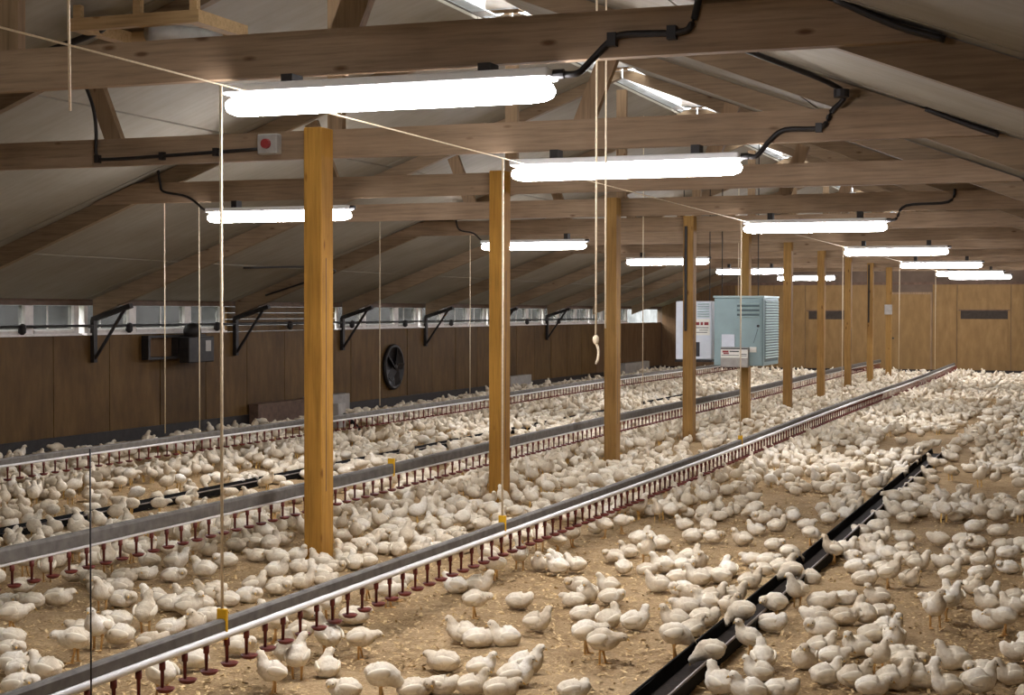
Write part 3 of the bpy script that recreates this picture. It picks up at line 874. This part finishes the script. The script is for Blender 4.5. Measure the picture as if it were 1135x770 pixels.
# ================================================================== CHICKENS
# x, y, pose, facing, heading in degrees, size, zone, rank of those alike
CHICKENS = """-1.5 7.28 s L 204 1.07 6 0;-3.1 6.69 p R 30 1.11 24 -1;-4.08 6.36 t LA 163 1.11 16 -1;-1.38 7.38 l R 5 1.02 6 0;-2.98 6.78 l R 34 1.05 24 0;-2.29 7.05 l R 33 0.95 5 -1;-3.29 6.69 l L 199 0.98 24 0;-2.61 6.94 l R 22 1.04 24 1;-2.9 6.9 l R 5 0.97 24 2;-4.75 6.2 l R 13 1.1 9 0;-2.76 6.95 s R 29 0.96 24 0;-3.64 6.63 t L 210 0.96 31 -1;-0.65 7.74 s L 204 0.95 23 0;-1.66 7.38 s LA 139 1.1 6 -1;-0.99 7.62 l R 11 0.97 25 0;-0.52 7.84 s R 36 1.1 23 -1;-0.91 7.76 s R 13 1.11 25 0;-1.09 7.74 s R 21 1.06 25 1;-0.79 7.84 s R 11 1.11 25 2;-2.63 7.18 s R 26 1.11 24 1;-1.23 7.76 s R 33 0.99 25 3;-0.38 8.07 s L 196 0.96 23 1;-1.54 7.71 s L 189 0.94 6 1;-3.67 6.93 t A 104 1.04 31 0;-4.83 6.51 s L 184 1.06 9 0;-4.97 6.48 l T 285 0.99 9 -1;-3.55 7.02 s A 120 1.02 31 -1;-0.52 8.13 l L 194 1.02 23 0;-2.86 7.32 s R 27 0.94 24 2;-1.01 8.05 t T 305 0.93 25 -1;-2.67 7.45 s R 28 1.09 24 3;-5.08 6.59 l R 5 1.08 9 1;-1.81 7.8 f L 196 1.04 0 0;-3.81 7.07 t A 94 0.94 31 1;-0.88 8.17 l R 10 1.11 25 1;-3.08 7.38 l L 190 1.07 24 1;-0.67 8.31 s L 214 1.11 23 2;-4.29 6.99 l L 195 1 16 -1;-1.58 7.99 s A 111 1.08 6 -1;-1.38 8.06 s T 278 1.07 6 -1;-0.95 8.31 l R 30 1.09 25 2;-2.37 7.8 w R 5 1.11 24 0;-1.26 8.22 l R 7 0.99 6 1;-4.93 6.88 w L 204 1.1 9 -1;-3.74 7.4 t LA 150 1.11 31 -1;-3.59 7.48 w R 22 0.99 31 0;-0.38 8.66 l L 194 0.96 23 1;-5.32 6.87 l R 7 0.96 9 2;-2.06 8.08 f R 26 1.12 0 0;-1.7 8.23 t L 189 0.94 6 -1;-1.17 8.46 s L 216 1.03 25 -1;-1.36 8.41 s R 17 0.98 6 -1;-2.52 8 w R 23 1.09 24 1;-4.25 7.37 l R 19 1.01 16 0;-5 7.18 t T 276 1.1 9 -1;-4.73 7.28 l R 5 1.02 9 3;-3.99 7.58 w R 31 0.95 31 1;-3.12 7.96 l R 28 1.11 24 3;-2.98 8.01 s L 204 1.08 24 0;-5.5 7.11 l L 188 1.01 9 0;-4.97 7.34 s L 189 1.09 9 1;-1.02 8.78 s T 284 1.02 25 -1;-4.21 7.68 t L 216 1.09 16 -1;-1.15 8.85 l R 35 1.02 19 0;-3.25 8.06 s L 200 1.07 24 1;-5.29 7.45 l L 200 0.99 9 1;-2.1 8.62 s RA 62 0.96 5 -1;-1.43 8.9 l L 196 1.12 2 0;-1.09 9.03 s RT 350 1.05 19 -1;-4.85 7.65 l R 20 0.99 9 4;-0.48 9.28 w L 187 0.98 17 -1;-5.69 7.37 w R 29 1.09 28 -1;-5 7.64 t A 106 1.08 9 -1;-4.77 7.78 s T 299 1.06 9 -1;-1.88 8.87 f L 205 1.07 0 1;-1.73 8.95 l R 16 1.06 2 0;-2.98 8.5 s R 13 1.02 24 4;-2.46 8.7 s R 29 1.06 24 5;-0.56 9.44 l L 194 1.11 17 -1;-2.61 8.7 s RA 70 1.04 24 -1;-5.24 7.73 l L 185 1.03 9 2;-2.25 8.83 s L 192 1.06 1 0;-0.86 9.36 t T 289 1.09 19 -1;-2.12 8.97 l R 25 1.08 1 -1;-4.81 8.01 l R 15 1.05 9 5;-1.37 9.27 l R 28 1.09 2 1;-4.03 8.3 l R 15 1.09 16 1;-1.52 9.25 l L 212 1.06 2 1;-1.26 9.37 s A 125 1.11 2 -1;-2.8 8.82 l R 21 1.03 18 0;-4.19 8.32 t A 100 1.09 16 -1;-1.76 9.24 w L 214 1.02 1 -1;-0.82 9.63 t R 26 1.07 17 0;-1.19 9.52 l R 28 0.96 19 1;-4.34 8.36 l T 299 1.04 16 -1;-3.44 8.72 w R 26 1.01 31 2;-5.07 8.2 s R 24 1.08 9 -1;-2.3 9.27 l L 205 1.07 1 0;-0.46 9.97 s L 185 0.96 17 0;-5.6 8.09 t T 288 1.05 28 -1;-5.24 8.28 l R 11 1.06 9 6;-2.07 9.44 s RT 339 0.94 1 -1;-5.07 8.35 l L 199 0.97 9 3;-0.61 10.03 s L 186 0.96 17 1;-2.22 9.47 s L 194 0.96 1 1;-6.22 8.01 l R 10 0.94 12 0;-6.08 8.06 l L 199 1 28 0;-1.71 9.68 t LT 249 1.04 2 -1;-1.57 9.73 l R 12 1.1 2 2;-4.05 8.83 w R 4 1.01 14 0;-3.31 9.11 l R 13 1.01 29 -1;-5.59 8.28 l R 8 1.09 28 0;-4.98 8.51 s L 196 0.94 9 2;-3 9.26 l L 204 0.95 18 0;-0.93 10.03 l L 202 0.99 19 -1;-5.99 8.19 l R 23 1.11 28 1;-5.43 8.4 s L 210 1.01 9 3;-2.22 9.62 s R 30 1.05 1 0;-1.46 9.9 l R 16 0.96 2 3;-1.26 9.98 s L 203 1.04 2 -1;-0.83 10.14 s A 125 1.11 17 -1;-2.82 9.44 l R 24 1 18 1;-5.29 8.53 s L 213 0.93 9 4;-4.94 8.68 l R 8 1.04 9 7;-0.47 10.34 l R 24 0.96 17 -1;-2.97 9.44 s T 294 1.1 18 -1;-2.12 9.75 s R 16 1.01 1 1;-0.64 10.31 s R 11 0.99 17 -1;-5.21 8.66 s L 215 1 9 5;-4.1 9.07 w R 35 1.1 14 1;-4.28 9.03 w R 23 0.98 14 2;-2.38 9.74 l L 216 1.02 18 1;-5.93 8.54 s L 198 0.99 28 -1;-2.47 9.86 l L 216 1.02 18 2;-5.24 8.81 l T 283 1.02 7 -1;-5.86 8.67 l L 188 1.05 28 1;-4.91 9 l R 18 0.99 7 0;-0.73 10.57 s T 299 1.09 17 -1;-3.85 9.43 s L 185 1.03 29 0;-3.73 9.51 s R 13 1.11 29 -1;-6.49 8.5 l R 29 0.98 12 1;-2.94 9.81 s L 193 0.96 18 0;-5.1 9.03 s R 36 0.99 7 0;-3.14 9.77 l L 204 1.02 18 3;-2.65 9.95 s L 205 1.04 18 1;-4.97 9.14 l R 28 0.95 7 1;-0.89 10.65 t R 29 0.99 17 1;-4.86 9.24 s R 21 0.99 7 1;-1.27 10.58 t R 14 1.03 2 -1;-2.13 10.29 s R 19 1 1 2;-1.88 10.42 f L 208 1.04 0 2;-4.76 9.37 l R 5 0.98 7 2;-6.2 8.86 l L 199 1.1 26 -1;-1.15 10.74 s T 303 1.03 19 -1;-2.46 10.28 s L 185 1.08 18 2;-1.78 10.54 s L 198 1.04 1 2;-1.44 10.66 l R 27 1.05 2 4;-6.05 8.99 l R 20 1.1 26 0;-2.61 10.3 l R 17 1 18 2;-6.57 8.87 t A 121 0.97 10 0;-6.4 8.93 s R 14 1.09 10 0;-2.36 10.43 l L 186 1.09 18 4;-5.79 9.17 l R 26 1.01 26 1;-4.88 9.55 s L 193 1.08 7 -1;-6 9.16 l R 33 0.96 26 2;-3.8 10 w L 200 1.03 29 -1;-0.74 11.19 l R 20 0.99 20 0;-5.23 9.57 s R 9 1.04 13 0;-6.98 8.94 t L 210 0.94 10 0;-6.84 9 t R 12 1.09 10 -1;-2.35 10.66 s A 120 1.06 1 -1;-5.7 9.43 s L 185 1.07 26 -1;-6.34 9.23 t A 126 1.12 10 1;-2.89 10.54 l R 27 0.94 18 3;-2.15 10.81 l L 211 0.97 1 1;-2.03 10.9 s R 25 1.11 1 3;-3.06 10.55 s A 117 0.96 18 -1;-1.55 11.12 l R 14 1.1 4 0;-5.16 9.79 l R 9 1.05 13 0;-1.38 11.19 l R 17 0.96 4 1;-4.95 9.88 l R 24 0.94 13 1;-3.49 10.42 s L 188 1 29 1;-0.57 11.53 l L 187 0.94 20 0;-2.82 10.71 s L 203 1.07 18 3;-3.4 10.55 s L 212 0.96 29 2;-2.7 10.79 l R 18 0.99 18 4;-3.78 10.43 t A 113 1.02 29 -1;-4.88 10.06 s A 124 1 13 0;-4 10.4 t L 186 1.06 29 -1;-3.65 10.49 s T 279 1.05 29 0;-6.07 9.65 s R 20 1.1 26 -1;-5.11 10.02 s L 202 1.05 13 0;-1.18 11.47 s R 13 1.03 22 -1;-3.59 10.63 s T 282 1.07 29 1;-2.76 10.93 s L 201 0.96 21 0;-6.26 9.62 s L 192 1 10 -1;-2.63 11.01 s T 298 0.96 21 -1;-5.78 9.85 l L 207 1.05 13 0;-1.49 11.43 l T 277 1.06 4 0;-4.99 10.16 s L 187 0.95 13 1;-1.01 11.62 l L 203 0.98 20 1;-4.85 10.2 l L 212 1.02 13 1;-0.76 11.71 s R 15 1.08 20 0;-2.18 11.2 l R 5 1.07 3 0;-2.04 11.27 f R 6 0.96 0 1;-3.01 10.98 t T 305 1.06 21 -1;-2.31 11.26 l L 191 0.95 3 0;-0.9 11.79 s L 215 1.06 20 -1;-7.25 9.46 t A 120 0.96 10 2;-6.5 9.75 t L 204 1 10 1;-1.77 11.5 t L 192 0.99 3 -1;-1.29 11.68 l R 24 1 4 2;-7.03 9.59 t T 287 0.96 10 -1;-6.89 9.64 t A 121 1.05 10 3;-2.75 11.17 s R 30 1.01 21 0;-5.52 10.13 l L 211 1.03 13 2;-1.64 11.59 l T 293 1.04 4 1;-5.69 10.13 l L 208 1.01 13 3;-5.43 10.25 s R 7 0.94 13 1;-3.28 11.06 l L 191 0.94 21 0;-6.14 10.01 t R 33 1.02 13 -1;-5.6 10.25 l T 299 0.93 13 -1;-1.42 11.76 s LA 154 1.1 4 -1;-0.61 12.2 l R 24 1.01 20 1;-7.3 9.75 t A 109 0.95 10 4;-3.22 11.26 s L 189 0.96 21 1;-5.18 10.56 s L 196 1 13 2;-5.02 10.62 s T 302 0.96 13 -1;-0.99 12.15 s R 12 0.98 20 1;-4.84 10.73 s A 99 0.98 13 1;-4.7 10.79 s R 12 1.02 13 2;-4.13 11.01 w R 5 1.11 15 -1;-3.75 11.15 t L 196 1.11 30 0;-6.62 10.1 s R 26 1.06 10 1;-6.42 10.18 l R 19 1.11 10 0;-1.56 11.98 s L 188 1.06 4 -1;-1.76 11.95 s R 14 1.06 3 -1;-4.98 10.78 l R 28 0.96 13 2;-1.35 12.2 l R 11 0.93 4 3;-1.71 12.11 l R 12 0.94 4 4;-3.94 11.31 t A 107 1.11 30 -1;-6.63 10.34 s A 106 0.99 10 -1;-6.12 10.57 l R 19 0.98 13 3;-5.88 10.67 s RA 73 1.07 13 -1;-0.67 12.6 l R 9 0.98 20 2;-0.53 12.65 l R 26 1.11 20 3;-4.1 11.35 t L 205 1.01 15 -1;-7.33 10.17 l R 35 0.93 10 1;-3.11 11.72 s L 186 1.08 21 2;-2.3 12.03 l R 17 0.94 3 1;-6.02 10.68 s L 202 1.12 13 3;-0.86 12.68 l L 201 1 20 2;-3.78 11.62 t RA 52 0.94 30 -1;-7.25 10.35 l R 33 1.02 10 2;-5.24 11.09 s R 34 0.94 13 3;-6.63 10.63 t A 102 0.94 10 5;-2.07 12.32 f R 17 0.94 0 2;-5.38 11.13 t T 282 1.01 13 -1;-4.86 11.31 l R 14 0.94 8 0;-3.32 11.89 s RA 50 1.11 30 -1;-2.57 12.18 s L 190 1.03 21 3;-5.92 10.95 l R 17 1.03 13 4;-1.66 12.52 l R 7 0.99 4 5;-0.97 12.78 l R 8 1.03 20 4;-1.15 12.77 l L 214 1.04 22 -1;-1.58 12.66 s R 32 0.97 4 -1;-2.82 12.24 l R 5 1.03 21 0;-1.41 12.77 l L 200 1.04 4 -1;-4.85 11.52 l R 16 1.05 8 1;-2.98 12.23 l R 27 1.1 21 1;-5.57 11.29 l R 14 1.02 13 5;-5.32 11.44 l R 31 0.97 8 2;-5.18 11.5 l R 8 0.99 8 3;-6.51 11.04 t A 97 1.08 11 0;-3.69 12.17 t L 210 0.99 30 1;-4.82 11.79 l R 8 0.95 8 4;-6.51 11.26 s A 102 0.95 11 -1;-0.75 13.4 l R 18 1.04 20 5;-2.58 12.76 s L 192 0.94 21 4;-1.78 13.06 l L 207 0.94 3 1;-3.83 12.39 l T 281 0.98 30 -1;-3.63 12.47 w R 16 0.95 30 -1;-6.44 11.51 t A 108 0.99 11 1;-5.16 12 l R 28 1.04 8 5;-3 12.82 s A 123 1.05 21 -1;-2.47 13.02 s R 29 1.04 21 1;-6.17 11.67 l R 18 1.09 27 0;-1.69 13.32 l R 25 1.11 4 6;-0.94 13.6 l R 28 1.06 20 6;-5.72 11.9 l R 13 1.08 27 1;-5.57 11.95 s R 16 0.95 27 -1;-3.2 12.86 s L 186 0.96 21 5;-5.45 12.06 l R 13 1.06 8 6;-2.27 13.27 l R 13 0.94 3 2;-4.93 12.43 l R 29 1.04 8 7;-6.46 11.97 l R 5 0.94 11 -1;-5.15 12.47 l R 8 1 8 8;-2.69 13.53 l L 212 1.11 21 1;-2.15 13.74 l R 24 0.97 3 3;-1.54 13.97 l R 18 1 4 7"""
ZONES = ['at the black feed trough', 'beside farther trough on its left', 'beside farther trough on its right', 'beside farthest trough on its left', 'beside farthest trough on its right', 'beside near trough on its left', 'beside near trough on its right', 'between first two drinker lines, farther part', 'between first two drinker lines, farthest part', 'between first two drinker lines, near part', 'beyond second drinker line, farther part', 'beyond second drinker line, farthest part', 'beyond second drinker line, near part', 'by the nearest post foot', 'just behind farther front drinker line', 'just behind farthest front drinker line', 'just behind near front drinker line', 'on farther litter at right edge', 'on farther litter left of trough', 'on farther litter right of trough', 'on farthest litter at right edge', 'on farthest litter left of trough', 'on farthest litter right of trough', 'on near litter at right edge', 'on near litter left of trough', 'on near litter right of trough', 'under second drinker line, farther part', 'under second drinker line, farthest part', 'under second drinker line, near part', 'under the front drinker line, farther part', 'under the front drinker line, farthest part', 'under the front drinker line, near part']
POSE_WORDS = {'s': 'sitting upright', 'l': 'lying low', 't': 'standing tall', 'w': 'stooping', 'f': 'feeding', 'p': 'pecking'}
FACE_WORDS = {'R': 'facing right', 'L': 'facing left', 'A': 'seen from behind', 'T': 'facing us', 'RA': 'turned away rightward', 'LA': 'turned away leftward', 'RT': 'turned to us rightward', 'LT': 'turned to us leftward'}
ORDINALS = ['nearest', 'second nearest', 'third nearest', 'fourth nearest', 'fifth nearest', 'sixth nearest', 'seventh nearest', 'eighth nearest', 'ninth nearest', 'tenth nearest', 'eleventh nearest', 'twelfth nearest', 'thirteenth nearest', 'fourteenth nearest', '15', '16', '17', '18', '19', '20', '21', '22', '23', '24', '25', '26', '27', '28', '29', '30']


def spine(pose, turn=0.0):
    """rings (x, y, z, half width, half height) of one continuous plump body, tail to beak root; turn bends the neck sideways"""
    if pose == 's':
        b = [(-.088, 0, .084, .018, .012), (-.080, 0, .080, .036, .026), (-.060, 0, .073, .058, .050), (-.028, 0, .070, .071, .063), (.008, 0, .070, .074, .066), (.038, 0, .074, .067, .063)]
        n = [(.058, .092, .054, .050), (.068, .112, .040, .037), (.074, .129, .031, .029), (.083, .144, .029, .027), (.095, .149, .026, .024), (.106, .145, .018, .017), (.113, .142, .008, .007)]
    elif pose == 'l':
        b = [(-.094, 0, .072, .018, .012), (-.085, 0, .069, .038, .026), (-.063, 0, .064, .060, .048), (-.030, 0, .062, .074, .058), (.008, 0, .062, .078, .060), (.038, 0, .064, .072, .059)]
        n = [(.060, .072, .060, .050), (.074, .084, .046, .039), (.084, .092, .034, .030), (.097, .097, .029, .026), (.109, .096, .024, .021), (.118, .092, .016, .014), (.124, .089, .008, .007)]
    elif pose == 't':
        b = [(-.084, 0, .152, .016, .011), (-.076, 0, .149, .034, .025), (-.056, 0, .144, .054, .048), (-.026, 0, .144, .067, .062), (.006, 0, .150, .069, .066), (.034, 0, .161, .062, .062)]
        n = [(.054, .185, .048, .046), (.062, .208, .035, .034), (.067, .227, .028, .027), (.075, .244, .028, .026), (.088, .251, .025, .023), (.100, .247, .017, .016), (.107, .245, .008, .007)]
    elif pose == 'w':
        b = [(-.090, 0, .161, .016, .011), (-.081, 0, .157, .036, .026), (-.060, 0, .149, .057, .049), (-.028, 0, .146, .069, .062), (.006, 0, .145, .071, .064), (.036, 0, .146, .063, .059)]
        n = [(.060, .151, .050, .046), (.078, .158, .037, .034), (.094, .163, .029, .027), (.108, .165, .028, .026), (.121, .162, .025, .022), (.132, .157, .017, .015), (.139, .154, .008, .007)]
    else:
        b = [(-.088, 0, .174, .016, .011), (-.079, 0, .168, .036, .026), (-.058, 0, .159, .057, .050), (-.028, 0, .148, .069, .062), (.006, 0, .142, .070, .064), (.036, 0, .132, .063, .059)]
        n = [(.058, .117, .049, .045), (.076, .102, .036, .034), (.092, .090, .029, .027), (.105, .079, .028, .026), (.116, .067, .025, .022), (.123, .056, .017, .015), (.126, .050, .008, .007)]
    out = list(b)
    bx = b[-1][0] + .010
    for i, (x, z, w, h) in enumerate(n):
        a = turn * min(1, i / 4)
        dx = x - bx
        out.append((bx + dx * math.cos(a), dx * math.sin(a), z, w, h))
    return out

def loft(rings, n, per=1, fluff=0.0, seed=0):
    P = np.array(rings)
    if per > 1:
        Q = []
        for i in range(len(P) - 1):
            p0, p1, p2, p3 = P[max(i - 1, 0)], P[i], P[i + 1], P[min(i + 2, len(P) - 1)]
            for j in range(per):
                t = j / per
                Q.append(.5 * (2 * p1 + (p2 - p0) * t + (2 * p0 - 5 * p1 + 4 * p2 - p3) * t * t + (3 * p1 - p0 - 3 * p2 + p3) * t ** 3))
        Q.append(P[-1])
        P = np.array(Q)
        P[:, 3:] = np.maximum(P[:, 3:], .004)
    r = np.random.RandomState(seed)
    vs, fs, m = [], [], len(P)
    for i in range(m):
        t = P[min(i + 1, m - 1), :3] - P[max(i - 1, 0), :3]
        t /= np.linalg.norm(t)
        s = np.cross((0, 0, 1.0), t)
        if np.linalg.norm(s) < .2: s = np.array((0, 1.0, 0))
        s /= np.linalg.norm(s)
        u = np.cross(t, s)
        for k in range(n):
            a = 2 * math.pi * k / n
            q = P[i, :3] + s * P[i, 3] * math.cos(a) + u * P[i, 4] * math.sin(a)
            if fluff: q = q + r.normal(0, fluff, 3) * min(1, P[i, 3] / .04)
            vs.append((q[0], q[1], max(q[2], .003)))
    for i in range(m - 1):
        for k in range(n):
            fs.append((i * n + k, i * n + (k + 1) % n, (i + 1) * n + (k + 1) % n, (i + 1) * n + k))
    fs += [tuple(range(n))[::-1], tuple((m - 1) * n + k for k in range(n))]
    return vs, fs

POSES = {}
def make_pose(pose, turn, seed):
    sp = spine(pose, turn)
    v, fcs = loft(sp, 16, 2, .0026, seed)
    d = {}
    d['body'] = MB().add(v, fcs).mesh('chicken', M['feather'], True)
    h0, h1 = np.array(sp[-3][:3]), np.array(sp[-1][:3])
    ax = (h1 - h0) / np.linalg.norm(h1 - h0)
    side = np.array((-ax[1], ax[0], 0)); side /= np.linalg.norm(side)
    base = h1 - ax * .003
    d['beak'] = MB().tube([base, base + ax * .010, base + ax * .019 - np.array((0, 0, .004))], [.0075, .0055, .001], 6).mesh('beak', M['beak'], True)
    eye = []
    for s in (-1, 1):
        c = np.array(sp[-3][:3]) + side * s * (sp[-3][3] * .92) + np.array((0, 0, .004)) + ax * .004
        mb = MB().lathe(tuple(c), [(.0012, -.0038), (.0036, -.002), (.0036, .002), (.0012, .0038)], 6, 'y')
        eye.append(mb.mesh('eye', M['eye'], True))
    d['eyes'] = eye
    bz, bh = sp[3][2], sp[3][4]
    wing = []
    for s in (-1, 1):
        tilt = .02 if pose in 'tw' else .008
        ring = [(-.082, s * .050, bz + .014 - tilt, .004, .006), (-.062, s * .060, bz + .012 - tilt * .5, .008, .020), (-.026, s * .066, bz + .010, .010, .030),
                (.012, s * .066, bz + .013 + tilt * .3, .010, .027), (.034, s * .060, bz + .018 + tilt * .5, .005, .012)]
        wv, wf = loft(ring, 8, 2, .0008, seed + 3)
        wing.append(MB().add(wv, wf).mesh('wing', M['wing'], True))
    d['wings'] = wing
    d['legs'] = []
    if pose in 'twpf':
        for s in (-1, 1):
            y = s * .028
            dx = .012 * s
            mb = MB().tube([(-.004, y, .115), (-.010 + dx * .3, y, .072), (-.002 + dx, y, .008)], [.017, .0075, .0065], 7)
            for t in ((.034, -.012), (.038, .002), (.030, .016)):
                mb.tube([(-.002 + dx, y, .007), (-.002 + dx + t[0], y + t[1], .004)], [.0055, .003], 5)
            mb.tube([(-.002 + dx, y, .007), (-.020 + dx, y, .004)], [.005, .003], 5)
            d['legs'].append(mb.mesh('leg', M['shank'], True))
    return d
for p in 'sltwf':
    POSES[p] = [make_pose(p, t, i * 7 + ord(p)) for i, t in enumerate((0.0, .55, -.6) if p != 'l' else (0.0, 1.0, -1.1))]
POSES['p'] = POSES['f']

HAND = []
crng = random.Random(21)
cyaw, cf = 0.3527, (-math.sin(0.3527), math.cos(0.3527))
for rec in CHICKENS.split(';'):
    a = rec.split()
    X, Y, pose, face, head, size, zone, rank = float(a[0]), float(a[1]), a[2], a[3], float(a[4]), float(a[5]), int(a[6]), int(a[7])
    HAND.append((X, Y))
    d = crng.choice(POSES[pose])
    size *= 0.82
    c = put(d['body'], 'chicken', (X, Y, 0.0), None, R(head), size)
    lab = 'white chicken %s %s, %s' % (POSE_WORDS[pose], FACE_WORDS[face], ZONES[zone])
    if rank >= 0: lab += ', ' + ORDINALS[rank]
    tag(c, lab, 'chicken', 'white chickens on the litter')
    put(d['beak'], 'beak', (0, 0, 0), c)
    for w in d['wings']: put(w, 'wing', (0, 0, 0), c)
    for l in d['legs']: put(l, 'leg', (0, 0, 0), c)
    if X * cf[0] + Y * cf[1] < 9.5:
        for e in d['eyes']: put(e, 'eye', (0, 0, 0), c)

# the rest of the flock, too many to stand one by one
def flock():
    r = np.random.RandomState(99)
    tmpl = {}
    for lod, (n, skip) in enumerate(((8, 1), (6, 2))):
        for p in 'sltwf':
            for ti, t in enumerate((0.0, .6, -.6)):
                sp = spine(p, t)
                if skip == 2: sp = [sp[1], sp[2], sp[4], sp[5], sp[6], sp[8], sp[10], sp[12]]
                v, fc = loft(sp, n, 1, .002, ti)
                nb = len(fc)
                if lod == 0:
                    h1 = np.array(sp[-1][:3]); ax = h1 - np.array(sp[-3][:3]); ax /= np.linalg.norm(ax)
                    k = len(v)
                    sd = np.array((-ax[1], ax[0], 0)) * .006
                    v = v + [tuple(h1 - sd), tuple(h1 + sd), tuple(h1 + np.array((0, 0, .006))), tuple(h1 + ax * .018)]
                    fc = fc + [(k, k + 1, k + 3), (k + 1, k + 2, k + 3), (k + 2, k, k + 3)]
                    if p in 'twf':
                        for s in (-1, 1):
                            k = len(v)
                            y = s * .028
                            v = v + [(-.008, y - .006, .11), (.006, y + .006, .11), (.004, y - .005, .004), (.016, y + .005, .004)]
                            fc = fc + [(k, k + 1, k + 3, k + 2)]
                tmpl[lod, p, ti] = (np.array(v), fc, nb)
    hand = np.array(HAND)
    cells = {}
    pts = []
    def free(x, y, dmin):
        cx, cy = int(math.floor(x / .3)), int(math.floor(y / .3))
        for i in (-1, 0, 1):
            for j in (-1, 0, 1):
                for q in cells.get((cx + i, cy + j), ()):
                    if (q[0] - x) ** 2 + (q[1] - y) ** 2 < dmin * dmin: return False
        return True
    for x, y in HAND:
        cells.setdefault((int(math.floor(x / .3)), int(math.floor(y / .3))), []).append((x, y))
    # bare litter: (x, y, radius x, radius y)
    bare = [(-2.35, 22.5, .5, 2.2), (-1.55, 20.0, .25, 2.0), (-1.05, 17.2, .75, 1.3), (-2.9, 15.0, .55, 1.0), (-7.6, 14.2, .55, 1.7), (-8.9, 13.9, .4, 2.2),
            (-7.0, 13.1, .45, .8), (-6.9, 17.3, .4, 1.6), (-4.5, 15.0, .35, .5), (-12.3, 20, .25, 9), (-3.0, 20.5, .4, 1.2), (-10.6, 17.0, .7, 1.5)]
    ca = [(r.uniform(.5, 1.6), r.uniform(0, 6.28), r.uniform(0, 6.28)) for _ in range(9)]
    lim = 13.6
    tries = 0
    while tries < 200000 and len(pts) < 9000:
        tries += 1
        x = r.uniform(WALL_L + .36, 1.2)
        y = 5.0 + 42.4 * r.rand() ** .8
        dep = x * cf[0] + y * cf[1]
        lat = x * math.cos(cyaw) + y * math.sin(cyaw)
        if dep < 4 or lat > dep * .40 or lat < -dep * .42: continue
        inview = abs(lat) < dep * .325
        if inview and dep < (11.2 if x < -4.4 else lim): continue
        if abs(x + 1.885) < .13 and 5.4 < y < 34.2: continue
        if abs(x + 8.2) < .13 and 10.4 < y < 33.2: continue
        if any(abs(x - POST_X) < .17 and abs(y - truss_y(k)) < .20 for k in range(10)): continue
        if -6.0 < x < -4.4 and y < 10.8: continue
        if -11.35 < x < -9.5 and 20.1 < y < 22.7: continue
        if any(((x - bx) / ax) ** 2 + ((y - by) / ay) ** 2 < 1 for bx, by, ax, ay in bare) and r.rand() > .06: continue
        den = sum(math.sin(k * 1.7 * (x * math.cos(a) + y * math.sin(a) * .6) + ph) for k, a, ph in ca) / 3
        near_line = min(abs(x - q) for q in (RAIL1_X, RAIL2_X, RAIL3_X)) < .35
        if den < -.75 and not near_line and r.rand() > .25: continue
        dmin = .150 + .05 * max(0, -den) if not near_line else .135
        if not free(x, y, dmin): continue
        cells.setdefault((int(math.floor(x / .3)), int(math.floor(y / .3))), []).append((x, y))
        pts.append((x, y, near_line, dep))
    V, F, MI, base = [], [], [], 0
    for x, y, nl, dep in pts:
        u = r.rand()
        if nl: p = 't' if u < .5 else ('w' if u < .65 else ('s' if u < .85 else 'l'))
        else: p = 'l' if u < .55 else ('s' if u < .83 else ('t' if u < .90 else ('w' if u < .96 else 'f')))
        hd = r.uniform(0, 6.28)
        if abs(x + 1.885) < .3: hd = math.pi if x > -1.885 else 0.0
        v, fc, nb = tmpl[0 if dep < 24 else 1, p, r.randint(3)]
        s = .82 * r.uniform(.9, 1.12)
        c, sn = math.cos(hd) * s, math.sin(hd) * s
        V.append(np.stack([x + v[:, 0] * c - v[:, 1] * sn, y + v[:, 0] * sn + v[:, 1] * c, v[:, 2] * s], -1))
        F += [tuple(i + base for i in q) for q in fc]
        MI += [0] * nb + [1] * (len(fc) - nb)
        base += len(v)
    me = bpy.data.meshes.new('chicken_flock')
    me.from_pydata(np.concatenate(V).tolist(), [], F)
    me.materials.append(M['feather'])
    me.materials.append(M['beak'])
    me.polygons.foreach_set('material_index', MI)
    me.polygons.foreach_set('use_smooth', [True] * len(F))
    o = bpy.data.objects.new('chicken_flock', me)
    col.objects.link(o)
    tag(o, 'dense flock of white chickens filling the shed floor farther back', 'chickens', kind='stuff')
    print('flock', len(pts), 'faces', len(F))
flock()
